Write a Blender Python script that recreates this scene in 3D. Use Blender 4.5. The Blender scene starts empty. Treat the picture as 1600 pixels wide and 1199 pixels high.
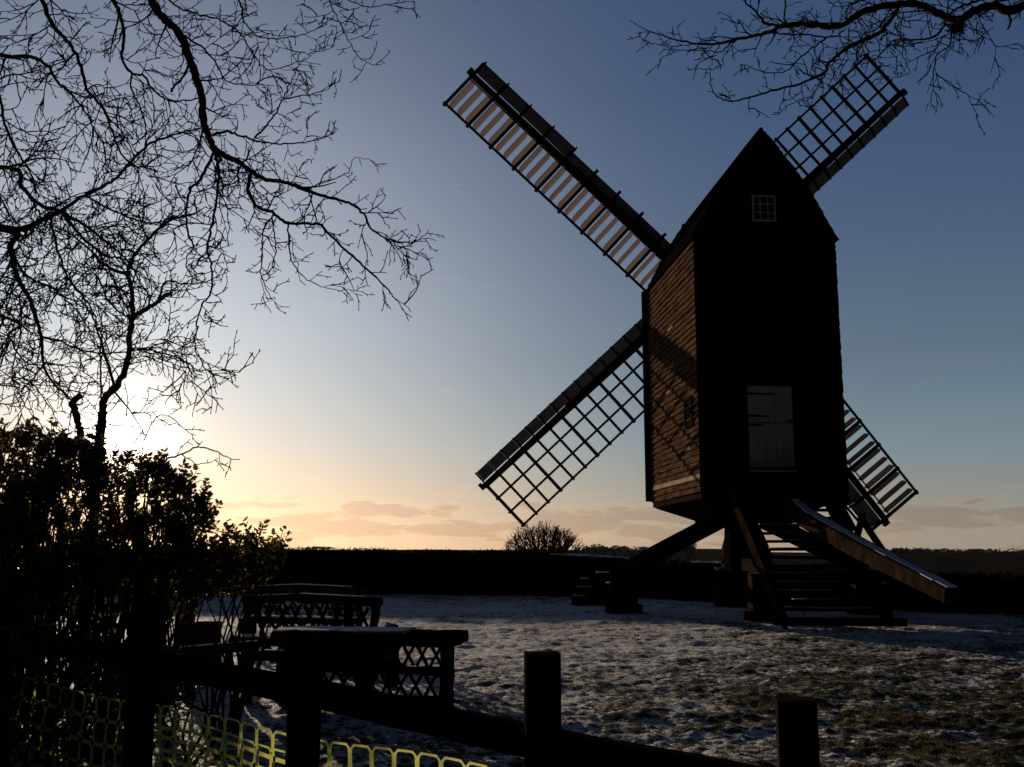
import bpy, math, random
from mathutils import Vector, Matrix, noise
R = math.radians
rnd = random.Random(7)

# ------------------------------------------------------------------ camera
SC = bpy.context.scene
COL = SC.collection
FPX = 1600.0                 # focal length in pixels of the 1600 px wide photograph
EYE = 1.6
PITCH = math.atan((862 - 599.5) / FPX)
cam = bpy.data.cameras.new('camera')
cam.sensor_width = 36.0
cam.lens = 36.0
cam.clip_start = 0.05
cam.clip_end = 9000
camo = bpy.data.objects.new('camera', cam)
COL.objects.link(camo)
camo.location = (0, 0, EYE)
camo.rotation_euler = (R(90) + PITCH, 0, 0)
SC.camera = camo
SP, CP = math.sin(PITCH), math.cos(PITCH)

def ray(x, y):
    u = (x - 800) / FPX
    v = (599.5 - y) / FPX
    return Vector((u, CP - v * SP, SP + v * CP))

def at(x, y, Y):
    """the point of the place that the photo shows at pixel x, y and that stands Y metres out"""
    d = ray(x, y)
    return Vector((0, 0, EYE)) + d * (Y / d.y)

# ------------------------------------------------------------------ sky and sun
sd = ray(186, 692).normalized()
SUN_EL = math.asin(sd.z)
SUN_AZ = math.atan2(sd.x, sd.y)
SUN = sd

world = bpy.data.worlds.new('World')
SC.world = world
world.use_nodes = True
wt = world.node_tree
wt.nodes.clear()

def N(t, kind, **kw):
    n = t.nodes.new(kind)
    for k, v in kw.items():
        setattr(n, k, v)
    return n

def mth(t, op, a, b=None, c=None, clamp=False):
    n = t.nodes.new('ShaderNodeMath')
    n.operation = op
    n.use_clamp = clamp
    for i, v in enumerate((a, b, c)):
        if v is None:
            continue
        if isinstance(v, (int, float)):
            n.inputs[i].default_value = v
        else:
            t.links.new(v, n.inputs[i])
    return n.outputs[0]

def mixc(t, fac, a, b, mode='MIX'):
    n = t.nodes.new('ShaderNodeMix')
    n.data_type = 'RGBA'
    n.blend_type = mode
    for s, v in ((n.inputs[0], fac), (n.inputs[6], a), (n.inputs[7], b)):
        if isinstance(v, (int, float)):
            s.default_value = v
        elif isinstance(v, tuple):
            s.default_value = (*v, 1) if len(v) == 3 else v
        else:
            t.links.new(v, s)
    return n.outputs[2]

SKY_STRENGTH = 0.10
sky = N(wt, 'ShaderNodeTexSky', sky_type='NISHITA', sun_disc=False, sun_elevation=SUN_EL,
        sun_rotation=SUN_AZ, altitude=100, air_density=1.0, dust_density=0.6, ozone_density=1.6)
tc = N(wt, 'ShaderNodeTexCoord')
nrm = N(wt, 'ShaderNodeVectorMath', operation='NORMALIZE')
wt.links.new(tc.outputs['Generated'], nrm.inputs[0])
D = nrm.outputs[0]
sep = N(wt, 'ShaderNodeSeparateXYZ')
wt.links.new(D, sep.inputs[0])
dot = N(wt, 'ShaderNodeVectorMath', operation='DOT_PRODUCT')
wt.links.new(D, dot.inputs[0])
dot.inputs[1].default_value = SUN
ang = mth(wt, 'ARCCOSINE', mth(wt, 'MINIMUM', dot.outputs['Value'], 0.9999999))     # angle from the sun
el = mth(wt, 'ARCSINE', sep.outputs[2])
az = mth(wt, 'ARCTAN2', sep.outputs[0], sep.outputs[1])
# clear winter dusk: a blue dome that pales towards the horizon, and the haze lit round the low sun
def ramp(t, x, stops):
    n = N(t, 'ShaderNodeValToRGB')
    t.links.new(x, n.inputs[0])
    while len(n.color_ramp.elements) < len(stops):
        n.color_ramp.elements.new(0.5)
    for e, (p, c) in zip(n.color_ramp.elements, stops):
        e.position = p
        e.color = (*c, 1)
    return n.outputs[0]
deg = mth(wt, 'MULTIPLY', el, 180 / math.pi)
eln = mth(wt, 'DIVIDE', mth(wt, 'ADD', deg, 5.0), 65.0, clamp=True)
P_ = lambda d: (d + 5) / 65.0
dome = ramp(wt, eln, [(P_(-5), (.20, .17, .15)), (P_(0), (.265, .235, .200)), (P_(2.6), (.215, .222, .215)), (P_(5.7), (.140, .208, .255)),
                      (P_(10.5), (.092, .136, .200)), (P_(18), (.052, .088, .168)), (P_(25), (.033, .064, .145)), (P_(60), (.020, .040, .10))])
def expo(x, scale, amp):
    return mth(wt, 'MULTIPLY', mth(wt, 'EXPONENT', mth(wt, 'MULTIPLY', x, -1.0 / scale)), amp)
daz = mth(wt, 'ABSOLUTE', mth(wt, 'SUBTRACT', az, SUN_AZ))
ee = mth(wt, 'DIVIDE', mth(wt, 'MAXIMUM', deg, 0.0), 5.0)
warm = mth(wt, 'MULTIPLY', expo(daz, R(15), 0.62), mth(wt, 'EXPONENT', mth(wt, 'MULTIPLY', mth(wt, 'MULTIPLY', ee, ee), -1.0)))
warmc = mixc(wt, 1.0, (1.0, 0.57, 0.29), warm, 'MULTIPLY')
gcol = ramp(wt, mth(wt, 'DIVIDE', deg, 12.0, clamp=True), [(0.0, (1, .66, .42)), (0.35, (1, .79, .60)), (0.66, (1, .92, .82)), (1.0, (.97, .98, .97))])
an = mth(wt, 'DIVIDE', ang, R(19))
broad = mth(wt, 'MULTIPLY', mth(wt, 'EXPONENT', mth(wt, 'MULTIPLY', mth(wt, 'MULTIPLY', an, an), -1.0)), 0.52)
glow = mth(wt, 'ADD', mth(wt, 'ADD', broad, expo(ang, R(2.4), 0.6)), expo(ang, R(0.7), 16.0))
glowc = mixc(wt, 1.0, gcol, glow, 'MULTIPLY')
model = mixc(wt, 1.0, mixc(wt, 1.0, dome, warmc, 'ADD'), glowc, 'ADD')
# the half of the sky away from the sun is far darker
back = N(wt, 'ShaderNodeMapRange', interpolation_type='SMOOTHSTEP')
wt.links.new(ang, back.inputs[0])
back.inputs[1].default_value = R(46)
back.inputs[2].default_value = R(84)
back.inputs[3].default_value = 1.0
back.inputs[4].default_value = 0.035
model = mixc(wt, 1.0, model, mth(wt, 'MULTIPLY', back.outputs[0], 10.0), 'MULTIPLY')
skyn = mixc(wt, 1.0, sky.outputs[0], mth(wt, 'MULTIPLY', back.outputs[0], 0.10), 'MULTIPLY')
skyc = mixc(wt, 1.0, model, skyn, 'ADD')
# low clouds above the horizon
cmb = N(wt, 'ShaderNodeCombineXYZ')
wt.links.new(mth(wt, 'MULTIPLY', az, 14.0), cmb.inputs[0])
wt.links.new(mth(wt, 'MULTIPLY', el, 70.0), cmb.inputs[1])
cmb.inputs[2].default_value = 3.7
nz = N(wt, 'ShaderNodeTexNoise')
nz.inputs['Scale'].default_value = 1.0
nz.inputs['Detail'].default_value = 10
nz.inputs['Roughness'].default_value = 0.60
nz.inputs['Distortion'].default_value = 0.35
wt.links.new(cmb.outputs[0], nz.inputs['Vector'])
band = mth(wt, 'MULTIPLY', mth(wt, 'SUBTRACT', el, R(1.6)), 1 / R(1.5))
band = mth(wt, 'EXPONENT', mth(wt, 'MULTIPLY', mth(wt, 'MULTIPLY', band, band), -1.0))
raw = mth(wt, 'ADD', nz.outputs[0], mth(wt, 'MULTIPLY', band, 0.30))
cl = N(wt, 'ShaderNodeMapRange', interpolation_type='SMOOTHSTEP')
wt.links.new(raw, cl.inputs[0])
cl.inputs[1].default_value = 0.63
cl.inputs[2].default_value = 0.74
edge = N(wt, 'ShaderNodeMapRange', interpolation_type='SMOOTHSTEP')
wt.links.new(raw, edge.inputs[0])
edge.inputs[1].default_value = 0.67
edge.inputs[2].default_value = 0.80
CLOUD_NODES = (cl, edge)
bg = N(wt, 'ShaderNodeBackground')
bg.inputs[1].default_value = SKY_STRENGTH
out = N(wt, 'ShaderNodeOutputWorld')
cloudcol = mixc(wt, edge.outputs[0], mixc(wt, 1.0, skyc, (1.16, 1.08, 1.02), 'MULTIPLY'),
                mixc(wt, 1.0, skyc, (0.86, 0.80, 0.78), 'MULTIPLY'))
withc = mixc(wt, mth(wt, 'MULTIPLY', cl.outputs[0], 0.9), skyc, cloudcol)
wt.links.new(withc, bg.inputs[0])
wt.links.new(bg.outputs[0], out.inputs[0])

sl = bpy.data.lights.new('sun', 'SUN')
sl.energy = 4.6
sl.angle = R(0.5)
sl.color = (1.0, 0.78, 0.56)
so = bpy.data.objects.new('sun', sl)
COL.objects.link(so)
so.rotation_euler = SUN.to_track_quat('Z', 'Y').to_euler()

SC.view_settings.view_transform = 'Standard'
SC.view_settings.look = 'None'
SC.view_settings.exposure = 0.0
SC.view_settings.gamma = 1.0

# ------------------------------------------------------------------ materials
MATS = {}
def pmat(name, c1, c2, scale=4.0, rough=0.85, bump=0.0, bscale=30.0, stretch=(1, 1, 1), spec=0.0, transl=0.0, tcol=None,
         detail=5):
    m = bpy.data.materials.new(name)
    m.use_nodes = True
    t = m.node_tree
    b = t.nodes['Principled BSDF']
    tc_ = N(t, 'ShaderNodeTexCoord')
    mp = N(t, 'ShaderNodeMapping')
    mp.inputs['Scale'].default_value = stretch
    t.links.new(tc_.outputs['Object'], mp.inputs[0])
    n = N(t, 'ShaderNodeTexNoise')
    n.inputs['Scale'].default_value = scale
    n.inputs['Detail'].default_value = detail
    t.links.new(mp.outputs[0], n.inputs['Vector'])
    r_ = N(t, 'ShaderNodeMapRange')
    t.links.new(n.outputs[0], r_.inputs[0])
    r_.inputs[1].default_value = 0.32
    r_.inputs[2].default_value = 0.68
    c = mixc(t, r_.outputs[0], c1, c2)
    t.links.new(c, b.inputs['Base Color'])
    b.inputs['Roughness'].default_value = rough
    b.inputs['Specular IOR Level'].default_value = spec
    if bump:
        n2 = N(t, 'ShaderNodeTexNoise')
        n2.inputs['Scale'].default_value = bscale
        n2.inputs['Detail'].default_value = 6
        t.links.new(mp.outputs[0], n2.inputs['Vector'])
        bp = N(t, 'ShaderNodeBump')
        bp.inputs['Strength'].default_value = bump
        bp.inputs['Distance'].default_value = 0.02
        t.links.new(n2.outputs[0], bp.inputs['Height'])
        t.links.new(bp.outputs[0], b.inputs['Normal'])
    if transl:
        tr = N(t, 'ShaderNodeBsdfTranslucent')
        if tcol:
            tr.inputs[0].default_value = (*tcol, 1)
        else:
            t.links.new(c, tr.inputs[0])
        mx = N(t, 'ShaderNodeMixShader')
        mx.inputs[0].default_value = transl
        t.links.new(b.outputs[0], mx.inputs[1])
        t.links.new(tr.outputs[0], mx.inputs[2])
        t.links.new(mx.outputs[0], t.nodes['Material Output'].inputs[0])
    MATS[name] = m
    return m

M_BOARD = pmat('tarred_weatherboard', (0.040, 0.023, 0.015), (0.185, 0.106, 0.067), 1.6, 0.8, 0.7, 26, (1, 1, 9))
M_ROOF = pmat('tarred_roof_boards', (0.006, 0.005, 0.004), (0.014, 0.010, 0.008), 3, 0.85, 0.5, 22)
M_TIMBER = pmat('weathered_oak_timber', (0.010, 0.007, 0.005), (0.030, 0.019, 0.012), 5, 0.85, 0.6, 24)
M_POLE = pmat('tail_pole_oak', (0.012, 0.008, 0.006), (0.040, 0.025, 0.018), 3.5, 0.8, 0.6, 18)
M_SAIL = pmat('sail_timber', (0.016, 0.011, 0.009), (0.040, 0.026, 0.019), 6, 0.8, 0.4, 30)
M_LEAD = pmat('leading_board_paint', (0.24, 0.24, 0.26), (0.34, 0.34, 0.36), 5, 0.7, 0.2, 30)
M_SHUT = pmat('shutter_canvas', (0.20, 0.17, 0.155), (0.29, 0.25, 0.225), 8, 0.8, 0.15, 50, transl=0.5, tcol=(0.50, 0.45, 0.45))
M_WHITE = pmat('grey_door_paint', (0.34, 0.365, 0.43), (0.39, 0.415, 0.48), 2.5, 0.6, 0.15, 40, (6, 6, 1))
M_IRON = pmat('black_iron', (0.010, 0.010, 0.010), (0.02, 0.02, 0.02), 12, 0.6, 0.2, 60)
M_PALE = pmat('bare_pale_board', (0.30, 0.22, 0.15), (0.46, 0.36, 0.26), 4, 0.7, 0.3, 30)
M_BLACK = pmat('black_underside', (0.004, 0.004, 0.004), (0.009, 0.007, 0.006), 6, 1.0)  # near-black, for the body underside and the main post
M_SHADED = pmat('shade_darkened_boards', (0.005, 0.005, 0.005), (0.013, 0.011, 0.010), 1.6, 0.9, 0.5, 26, (1, 1, 9))  # darker copy of the weatherboards, shade of the tail put into the colour
M_BRICK = pmat('old_brick', (0.014, 0.009, 0.007), (0.038, 0.024, 0.018), 9, 0.9, 0.6, 40)
M_SNOW = pmat('snow_cap', (0.74, 0.76, 0.80), (0.84, 0.85, 0.87), 9, 0.6, 0.4, 40)
M_FENCE = pmat('fence_timber', (0.011, 0.008, 0.0065), (0.034, 0.024, 0.018), 4, 0.8, 0.6, 30, (5, 5, 1))
M_LOG = pmat('rustic_log', (0.014, 0.010, 0.008), (0.042, 0.029, 0.021), 9, 0.85, 0.7, 30)
M_BARK = pmat('oak_bark', (0.022, 0.018, 0.013), (0.062, 0.048, 0.034), 14, 0.9, 0.6, 40)
M_TWIG = pmat('twig_bark', (0.030, 0.022, 0.016), (0.060, 0.043, 0.030), 14, 0.9)
M_HOLLY = pmat('holly_leaf', (0.018, 0.034, 0.012), (0.042, 0.062, 0.022), 6, 0.45, spec=0.2, transl=0.28, tcol=(0.12, 0.10, 0.02))
M_HEDGE = pmat('hedge_leaf', (0.014, 0.018, 0.009), (0.034, 0.032, 0.016), 3, 0.8)
M_CORE = pmat('hedge_core', (0.006, 0.006, 0.004), (0.012, 0.011, 0.008), 3, 0.95)
M_NET = pmat('yellow_plastic_net', (0.50, 0.48, 0.09), (0.62, 0.59, 0.13), 9, 0.5, 0.3, 40, transl=0.72, tcol=(0.58, 0.62, 0.17))
M_GRASS = pmat('winter_grass', (0.022, 0.030, 0.010), (0.068, 0.062, 0.028), 1.5, 0.6, transl=0.35, tcol=(0.12, 0.10, 0.035))
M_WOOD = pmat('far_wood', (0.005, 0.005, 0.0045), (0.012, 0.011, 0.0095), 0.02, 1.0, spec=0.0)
M_GREY = pmat('grey_window_paint', (0.33, 0.36, 0.42), (0.42, 0.46, 0.52), 6, 0.7)

def glass_mat():
    m = bpy.data.materials.new('window_glass')
    m.use_nodes = True
    b = m.node_tree.nodes['Principled BSDF']
    b.inputs['Base Color'].default_value = (0.02, 0.022, 0.026, 1)
    b.inputs['Roughness'].default_value = 0.08
    return m
M_GLASS = glass_mat()

def lawn_mat():
    m = bpy.data.materials.new('snowy_lawn')
    m.use_nodes = True
    t = m.node_tree
    b = t.nodes['Principled BSDF']
    g = N(t, 'ShaderNodeNewGeometry')
    def nse(scale, det, vec=None, stretch=None):
        n = N(t, 'ShaderNodeTexNoise')
        n.inputs['Scale'].default_value = scale
        n.inputs['Detail'].default_value = det
        src = g.outputs['Position']
        if stretch:
            mp = N(t, 'ShaderNodeMapping')
            mp.inputs['Scale'].default_value = stretch
            t.links.new(src, mp.inputs[0])
            src = mp.outputs[0]
        t.links.new(src, n.inputs['Vector'])
        return n.outputs[0]
    big = nse(0.16, 3)
    mid = nse(1.3, 5)
    fine = nse(9.0, 6)
    # less snow in the right foreground, snow thins where the tufts stand up
    s = N(t, 'ShaderNodeSeparateXYZ')
    t.links.new(g.outputs['Position'], s.inputs[0])
    a = mth(t, 'MULTIPLY', mid, 0.9)
    a = mth(t, 'ADD', a, mth(t, 'MULTIPLY', fine, 1.6))
    a = mth(t, 'ADD', a, mth(t, 'MULTIPLY', big, 0.9))
    # right foreground is barer
    bare = N(t, 'ShaderNodeMapRange', interpolation_type='SMOOTHSTEP')
    t.links.new(mth(t, 'SUBTRACT', s.outputs[1], mth(t, 'MULTIPLY', s.outputs[0], 1.2)), bare.inputs[0])
    bare.inputs[1].default_value = 4.0
    bare.inputs[2].default_value = 15.0
    a = mth(t, 'ADD', a, mth(t, 'MULTIPLY', bare.outputs[0], 0.31))
    # tufts stand out of the snow: height drives it too
    a = mth(t, 'SUBTRACT', a, mth(t, 'MULTIPLY', s.outputs[2], 2.2))
    f = N(t, 'ShaderNodeMapRange', interpolation_type='SMOOTHSTEP')
    t.links.new(a, f.inputs[0])
    f.inputs[1].default_value = 1.69
    f.inputs[2].default_value = 1.94
    grass = mixc(t, fine, (0.013, 0.018, 0.007), (0.044, 0.042, 0.020))
    snow = mixc(t, mid, (0.66, 0.68, 0.74), (0.84, 0.85, 0.88))
    t.links.new(mixc(t, f.outputs[0], grass, snow), b.inputs['Base Color'])
    b.inputs['Roughness'].default_value = 0.75
    b.inputs['Specular IOR Level'].default_value = 0.05
    bp = N(t, 'ShaderNodeBump')
    bp.inputs['Strength'].default_value = 1.0
    bp.inputs['Distance'].default_value = 0.08
    t.links.new(mth(t, 'ADD', mth(t, 'ADD', nse(22, 5), mth(t, 'MULTIPLY', nse(75, 4), 0.35)), mth(t, 'MULTIPLY', f.outputs[0], 0.5)), bp.inputs['Height'])
    t.links.new(bp.outputs[0], b.inputs['Normal'])
    return m
M_LAWN = lawn_mat()

# ------------------------------------------------------------------ mesh helpers
class MB:
    def __init__(s):
        s.v = []
        s.f = []
    def add(s, vs, fs):
        o = len(s.v)
        s.v.extend([tuple(v) for v in vs])
        s.f.extend([tuple(i + o for i in f) for f in fs])
    def hexa(s, p):          # p: 4 bottom, 4 top, same winding
        s.add(p, [(3, 2, 1, 0), (4, 5, 6, 7), (0, 1, 5, 4), (1, 2, 6, 5), (2, 3, 7, 6), (3, 0, 4, 7)])
    def beam(s, a, b, w, h, up=(0, 0, 1), w2=None, h2=None):
        a = Vector(a); b = Vector(b)
        d = (b - a).normalized()
        up = Vector(up)
        side = d.cross(up)
        if side.length < 1e-4:
            side = d.cross(Vector((1, 0, 0)))
        side.normalize()
        u = side.cross(d).normalized()
        w2 = w if w2 is None else w2
        h2 = h if h2 is None else h2
        def ring(c, w, h):
            return [c - side * w / 2 - u * h / 2, c + side * w / 2 - u * h / 2, c + side * w / 2 + u * h / 2, c - side * w / 2 + u * h / 2]
        s.hexa(ring(a, w, h) + ring(b, w2, h2))
    def bbeam(s, a, b, w, h, up=(0, 0, 1), ch=0.012, w2=None, h2=None, seg=1, wob=0.0):
        """a squared timber with chamfered arrises, optionally bowed a little along its length"""
        a = Vector(a); b = Vector(b)
        d = (b - a).normalized()
        side = d.cross(Vector(up)).normalized()
        u = side.cross(d).normalized()
        w2 = w if w2 is None else w2
        h2 = h if h2 is None else h2
        rings = []
        for i in range(seg + 1):
            f = i / seg
            c = a.lerp(b, f)
            if wob and 0 < i < seg:
                c = c + side * rnd.uniform(-wob, wob) + u * rnd.uniform(-wob, wob)
            x = (w + (w2 - w) * f) / 2
            y = (h + (h2 - h) * f) / 2
            q = [(-x + ch, -y), (x - ch, -y), (x, -y + ch), (x, y - ch), (x - ch, y), (-x + ch, y), (-x, y - ch), (-x, -y + ch)]
            rings.append([c + side * p + u * r for p, r in q])
        vs = [p for r_ in rings for p in r_]
        fs = [tuple(range(7, -1, -1)), tuple(range(len(vs) - 8, len(vs)))]
        for i in range(seg):
            for k in range(8):
                k2 = (k + 1) % 8
                fs.append((i * 8 + k, i * 8 + k2, i * 8 + 8 + k2, i * 8 + 8 + k))
        s.add(vs, fs)
    def tube(s, pts, rad, n=5, cap=True):
        m = len(pts)
        d0 = (pts[1] - pts[0]).normalized()
        ref = Vector((0, 0, 1)) if abs(d0.z) < 0.9 else Vector((1, 0, 0))
        x = d0.cross(ref).normalized()
        o = len(s.v)
        for i, p in enumerate(pts):
            if i == 0: d = d0
            elif i == m - 1: d = (pts[i] - pts[i - 1])
            else: d = (pts[i + 1] - pts[i - 1])
            if d.length < 1e-9: d = d0
            d = d.normalized()
            x = (x - d * x.dot(d))
            if x.length < 1e-6: x = d.orthogonal()
            x.normalize()
            y = d.cross(x)
            r_ = rad[i]
            for k in range(n):
                a = 2 * math.pi * k / n
                q = p + x * (r_ * math.cos(a)) + y * (r_ * math.sin(a))
                s.v.append((q.x, q.y, q.z))
        for i in range(m - 1):
            for k in range(n):
                k2 = (k + 1) % n
                s.f.append((o + i * n + k, o + i * n + k2, o + i * n + n + k2, o + i * n + n + k))
        if cap:
            s.f.append(tuple(o + k for k in range(n - 1, -1, -1)))
            s.f.append(tuple(o + (m - 1) * n + k for k in range(n)))
    def build(s, name, mat, parent=None, smooth=False, origin=None):
        me = bpy.data.meshes.new(name)
        vs = s.v
        if parent is not None:
            w = world_loc(parent)
            vs = [(v[0] - w.x, v[1] - w.y, v[2] - w.z) for v in vs]
        elif origin is not None:
            vs = [(v[0] - origin[0], v[1] - origin[1], v[2] - origin[2]) for v in vs]
        me.from_pydata(vs, [], s.f)
        me.materials.append(mat)
        if smooth:
            me.polygons.foreach_set('use_smooth', [True] * len(me.polygons))
        me.update()
        o = bpy.data.objects.new(name, me)
        COL.objects.link(o)
        if parent is not None:
            o.parent = parent
        elif origin is not None:
            o.location = origin
        return o

def world_loc(o):
    p = Vector(o.location)
    while o.parent is not None:
        o = o.parent
        p = p + Vector(o.location)
    return p

def thing(name, label, cat, loc=(0, 0, 0), group=None):
    o = bpy.data.objects.new(name, None)
    o.empty_display_size = 0.3
    COL.objects.link(o)
    o.location = loc
    tag(o, label, cat, group)
    return o

def tag(o, label, cat, group=None, kind=None):
    if label: o['label'] = label
    if cat: o['category'] = cat
    if group: o['group'] = group
    if kind: o['kind'] = kind
    return o

def subempty(name, parent, loc):
    """a part that only carries sub-parts"""
    o = bpy.data.objects.new(name, None)
    COL.objects.link(o)
    o.parent = parent
    o.location = Vector(loc) - world_loc(parent)
    return o

# ------------------------------------------------------------------ the ground
def gh(x, y):
    """height of the lawn: tussocks near, gentle swells, falling to the valley beyond the hedge"""
    p = Vector((x, y, 0))
    h = 0.030 * noise.noise(p * 0.7) + 0.05 * noise.noise(p * 0.12 + Vector((5, 2, 0)))
    return h

def lawn_z(x, y):
    p = Vector((x, y, 0.3))
    d = math.hypot(x, y)
    k = min(1.0, max(0.0, (70 - d) / 25))
    t1 = noise.noise(p * 2.6)
    t2 = noise.noise(p * 6.5 + Vector((3, 1, 0)))
    t3 = noise.noise(p * 15.0)
    z = gh(x, y) + k * (0.024 * t1 + 0.022 * abs(t2) + 0.025 * t3)
    if y > 48:
        f = min(1.0, (y - 48) / 160.0)
        z -= 16 * f * f * (3 - 2 * f)
    return z

def build_ground():
    m = MB()
    rows = [1.2]
    while rows[-1] < 60:
        rows.append(rows[-1] * 1.0075 + 0.004)
    while rows[-1] < 1450:
        rows.append(rows[-1] * 1.12)
    nc = 460
    cols = [-0.95 + 1.9 * i / (nc - 1) for i in range(nc)]
    cols = [-60, -9, -3, -1.5] + cols + [1.5, 3, 9, 60]
    back = [-400, -60, -10, -2]
    ys = back + rows
    nC = len(cols)
    for j, y in enumerate(ys):
        yy = max(y, 1.2)
        for c in cols:
            x = c * (yy + 0.6)
            m.v.append((x, y, lawn_z(x, y)))
    for j in range(len(ys) - 1):
        o = j * nC
        for i in range(nC - 1):
            m.f.append((o + i, o + i + 1, o + nC + i + 1, o + nC + i))
    o = m.build('lawn', M_LAWN, smooth=True)
    o['kind'] = 'structure'
    # grass blades that stick out of the thin snow
    g = MB()
    r = random.Random(3)
    for _ in range(300000):
        y = 6.5 * math.exp(r.random() * 1.6)
        x = r.uniform(-0.55, 0.56) * y
        k = 0.7 * noise.noise(Vector((x * 0.7, y * 0.7, 9))) + 0.7 * noise.noise(Vector((x * 4, y * 4, 4)))
        w0 = min(1, max(0, (y - 1.2 * x - 5) / 12))
        if k + r.uniform(-0.25, 0.25) < -0.12 + 0.36 * w0:
            continue
        z = lawn_z(x, y) - 0.008
        a = r.uniform(0, 6.28)
        w = r.uniform(0.0014, 0.003) * (1 + y / 14)
        h = r.uniform(0.012, 0.038)
        dx, dy = math.cos(a) * w, math.sin(a) * w
        lx, ly = r.uniform(-0.04, 0.04), r.uniform(-0.04, 0.04)
        g.add([(x - dx, y - dy, z), (x + dx, y + dy, z), (x + lx, y + ly, z + h)], [(0, 1, 2)])
    o = g.build('grass', M_GRASS)
    tag(o, 'short brown green grass poking through the thin snow', 'grass', kind='stuff')

build_ground()

# ------------------------------------------------------------------ the post mill
AX = R(-4.65)
F = Vector((math.sin(AX), math.cos(AX), 0))          # from tail to sails
RT = Vector((math.cos(AX), -math.sin(AX), 0))        # to the mill's right as seen from the tail
UP = Vector((0, 0, 1))
T0 = Vector((6.40, 25.0, 0))                         # foot of the middle of the tail wall
L = 5.6
HW = 1.8
ZB = 3.04                                            # underside of the body
PROF = [(9.5, 1.82), (10.1, 1.49), (10.76, 1.14), (11.25, 0.82), (11.68, 0.50), (12.0, 0.25), (12.28, 0.0)]

def mp(r, d, z):
    """mill coordinates: r to the right, d from the tail wall to the sails, z up"""
    return T0 + RT * r + F * d + UP * z

def halfw(z):
    if z <= PROF[0][0]:
        return HW
    for (z0, w0), (z1, w1) in zip(PROF, PROF[1:]):
        if z <= z1:
            return w0 + (w1 - w0) * (z - z0) / (z1 - z0) - 0.05
    return 0.02

TC = mp(0, 2.75, 0)                                  # centre of the trestle
mill = thing('windmill', 'dark weatherboarded post mill on an open trestle with four lattice sails', 'windmill', (TC.x, TC.y, 0))

def course(m, O, u, n, a0, b0, a1, b1, z0, z1, pb, pt, th=0.02):
    """one lapped board: from a to b along u, z0 to z1, standing pb proud at its foot and pt at its head"""
    p = [O + u * a0 + UP * z0 - n * th, O + u * b0 + UP * z0 - n * th, O + u * b0 + UP * z0 + n * pb, O + u * a0 + UP * z0 + n * pb,
         O + u * a1 + UP * z1 - n * th, O + u * b1 + UP * z1 - n * th, O + u * b1 + UP * z1 + n * pt, O + u * a1 + UP * z1 + n * pt]
    m.hexa(p)

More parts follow.
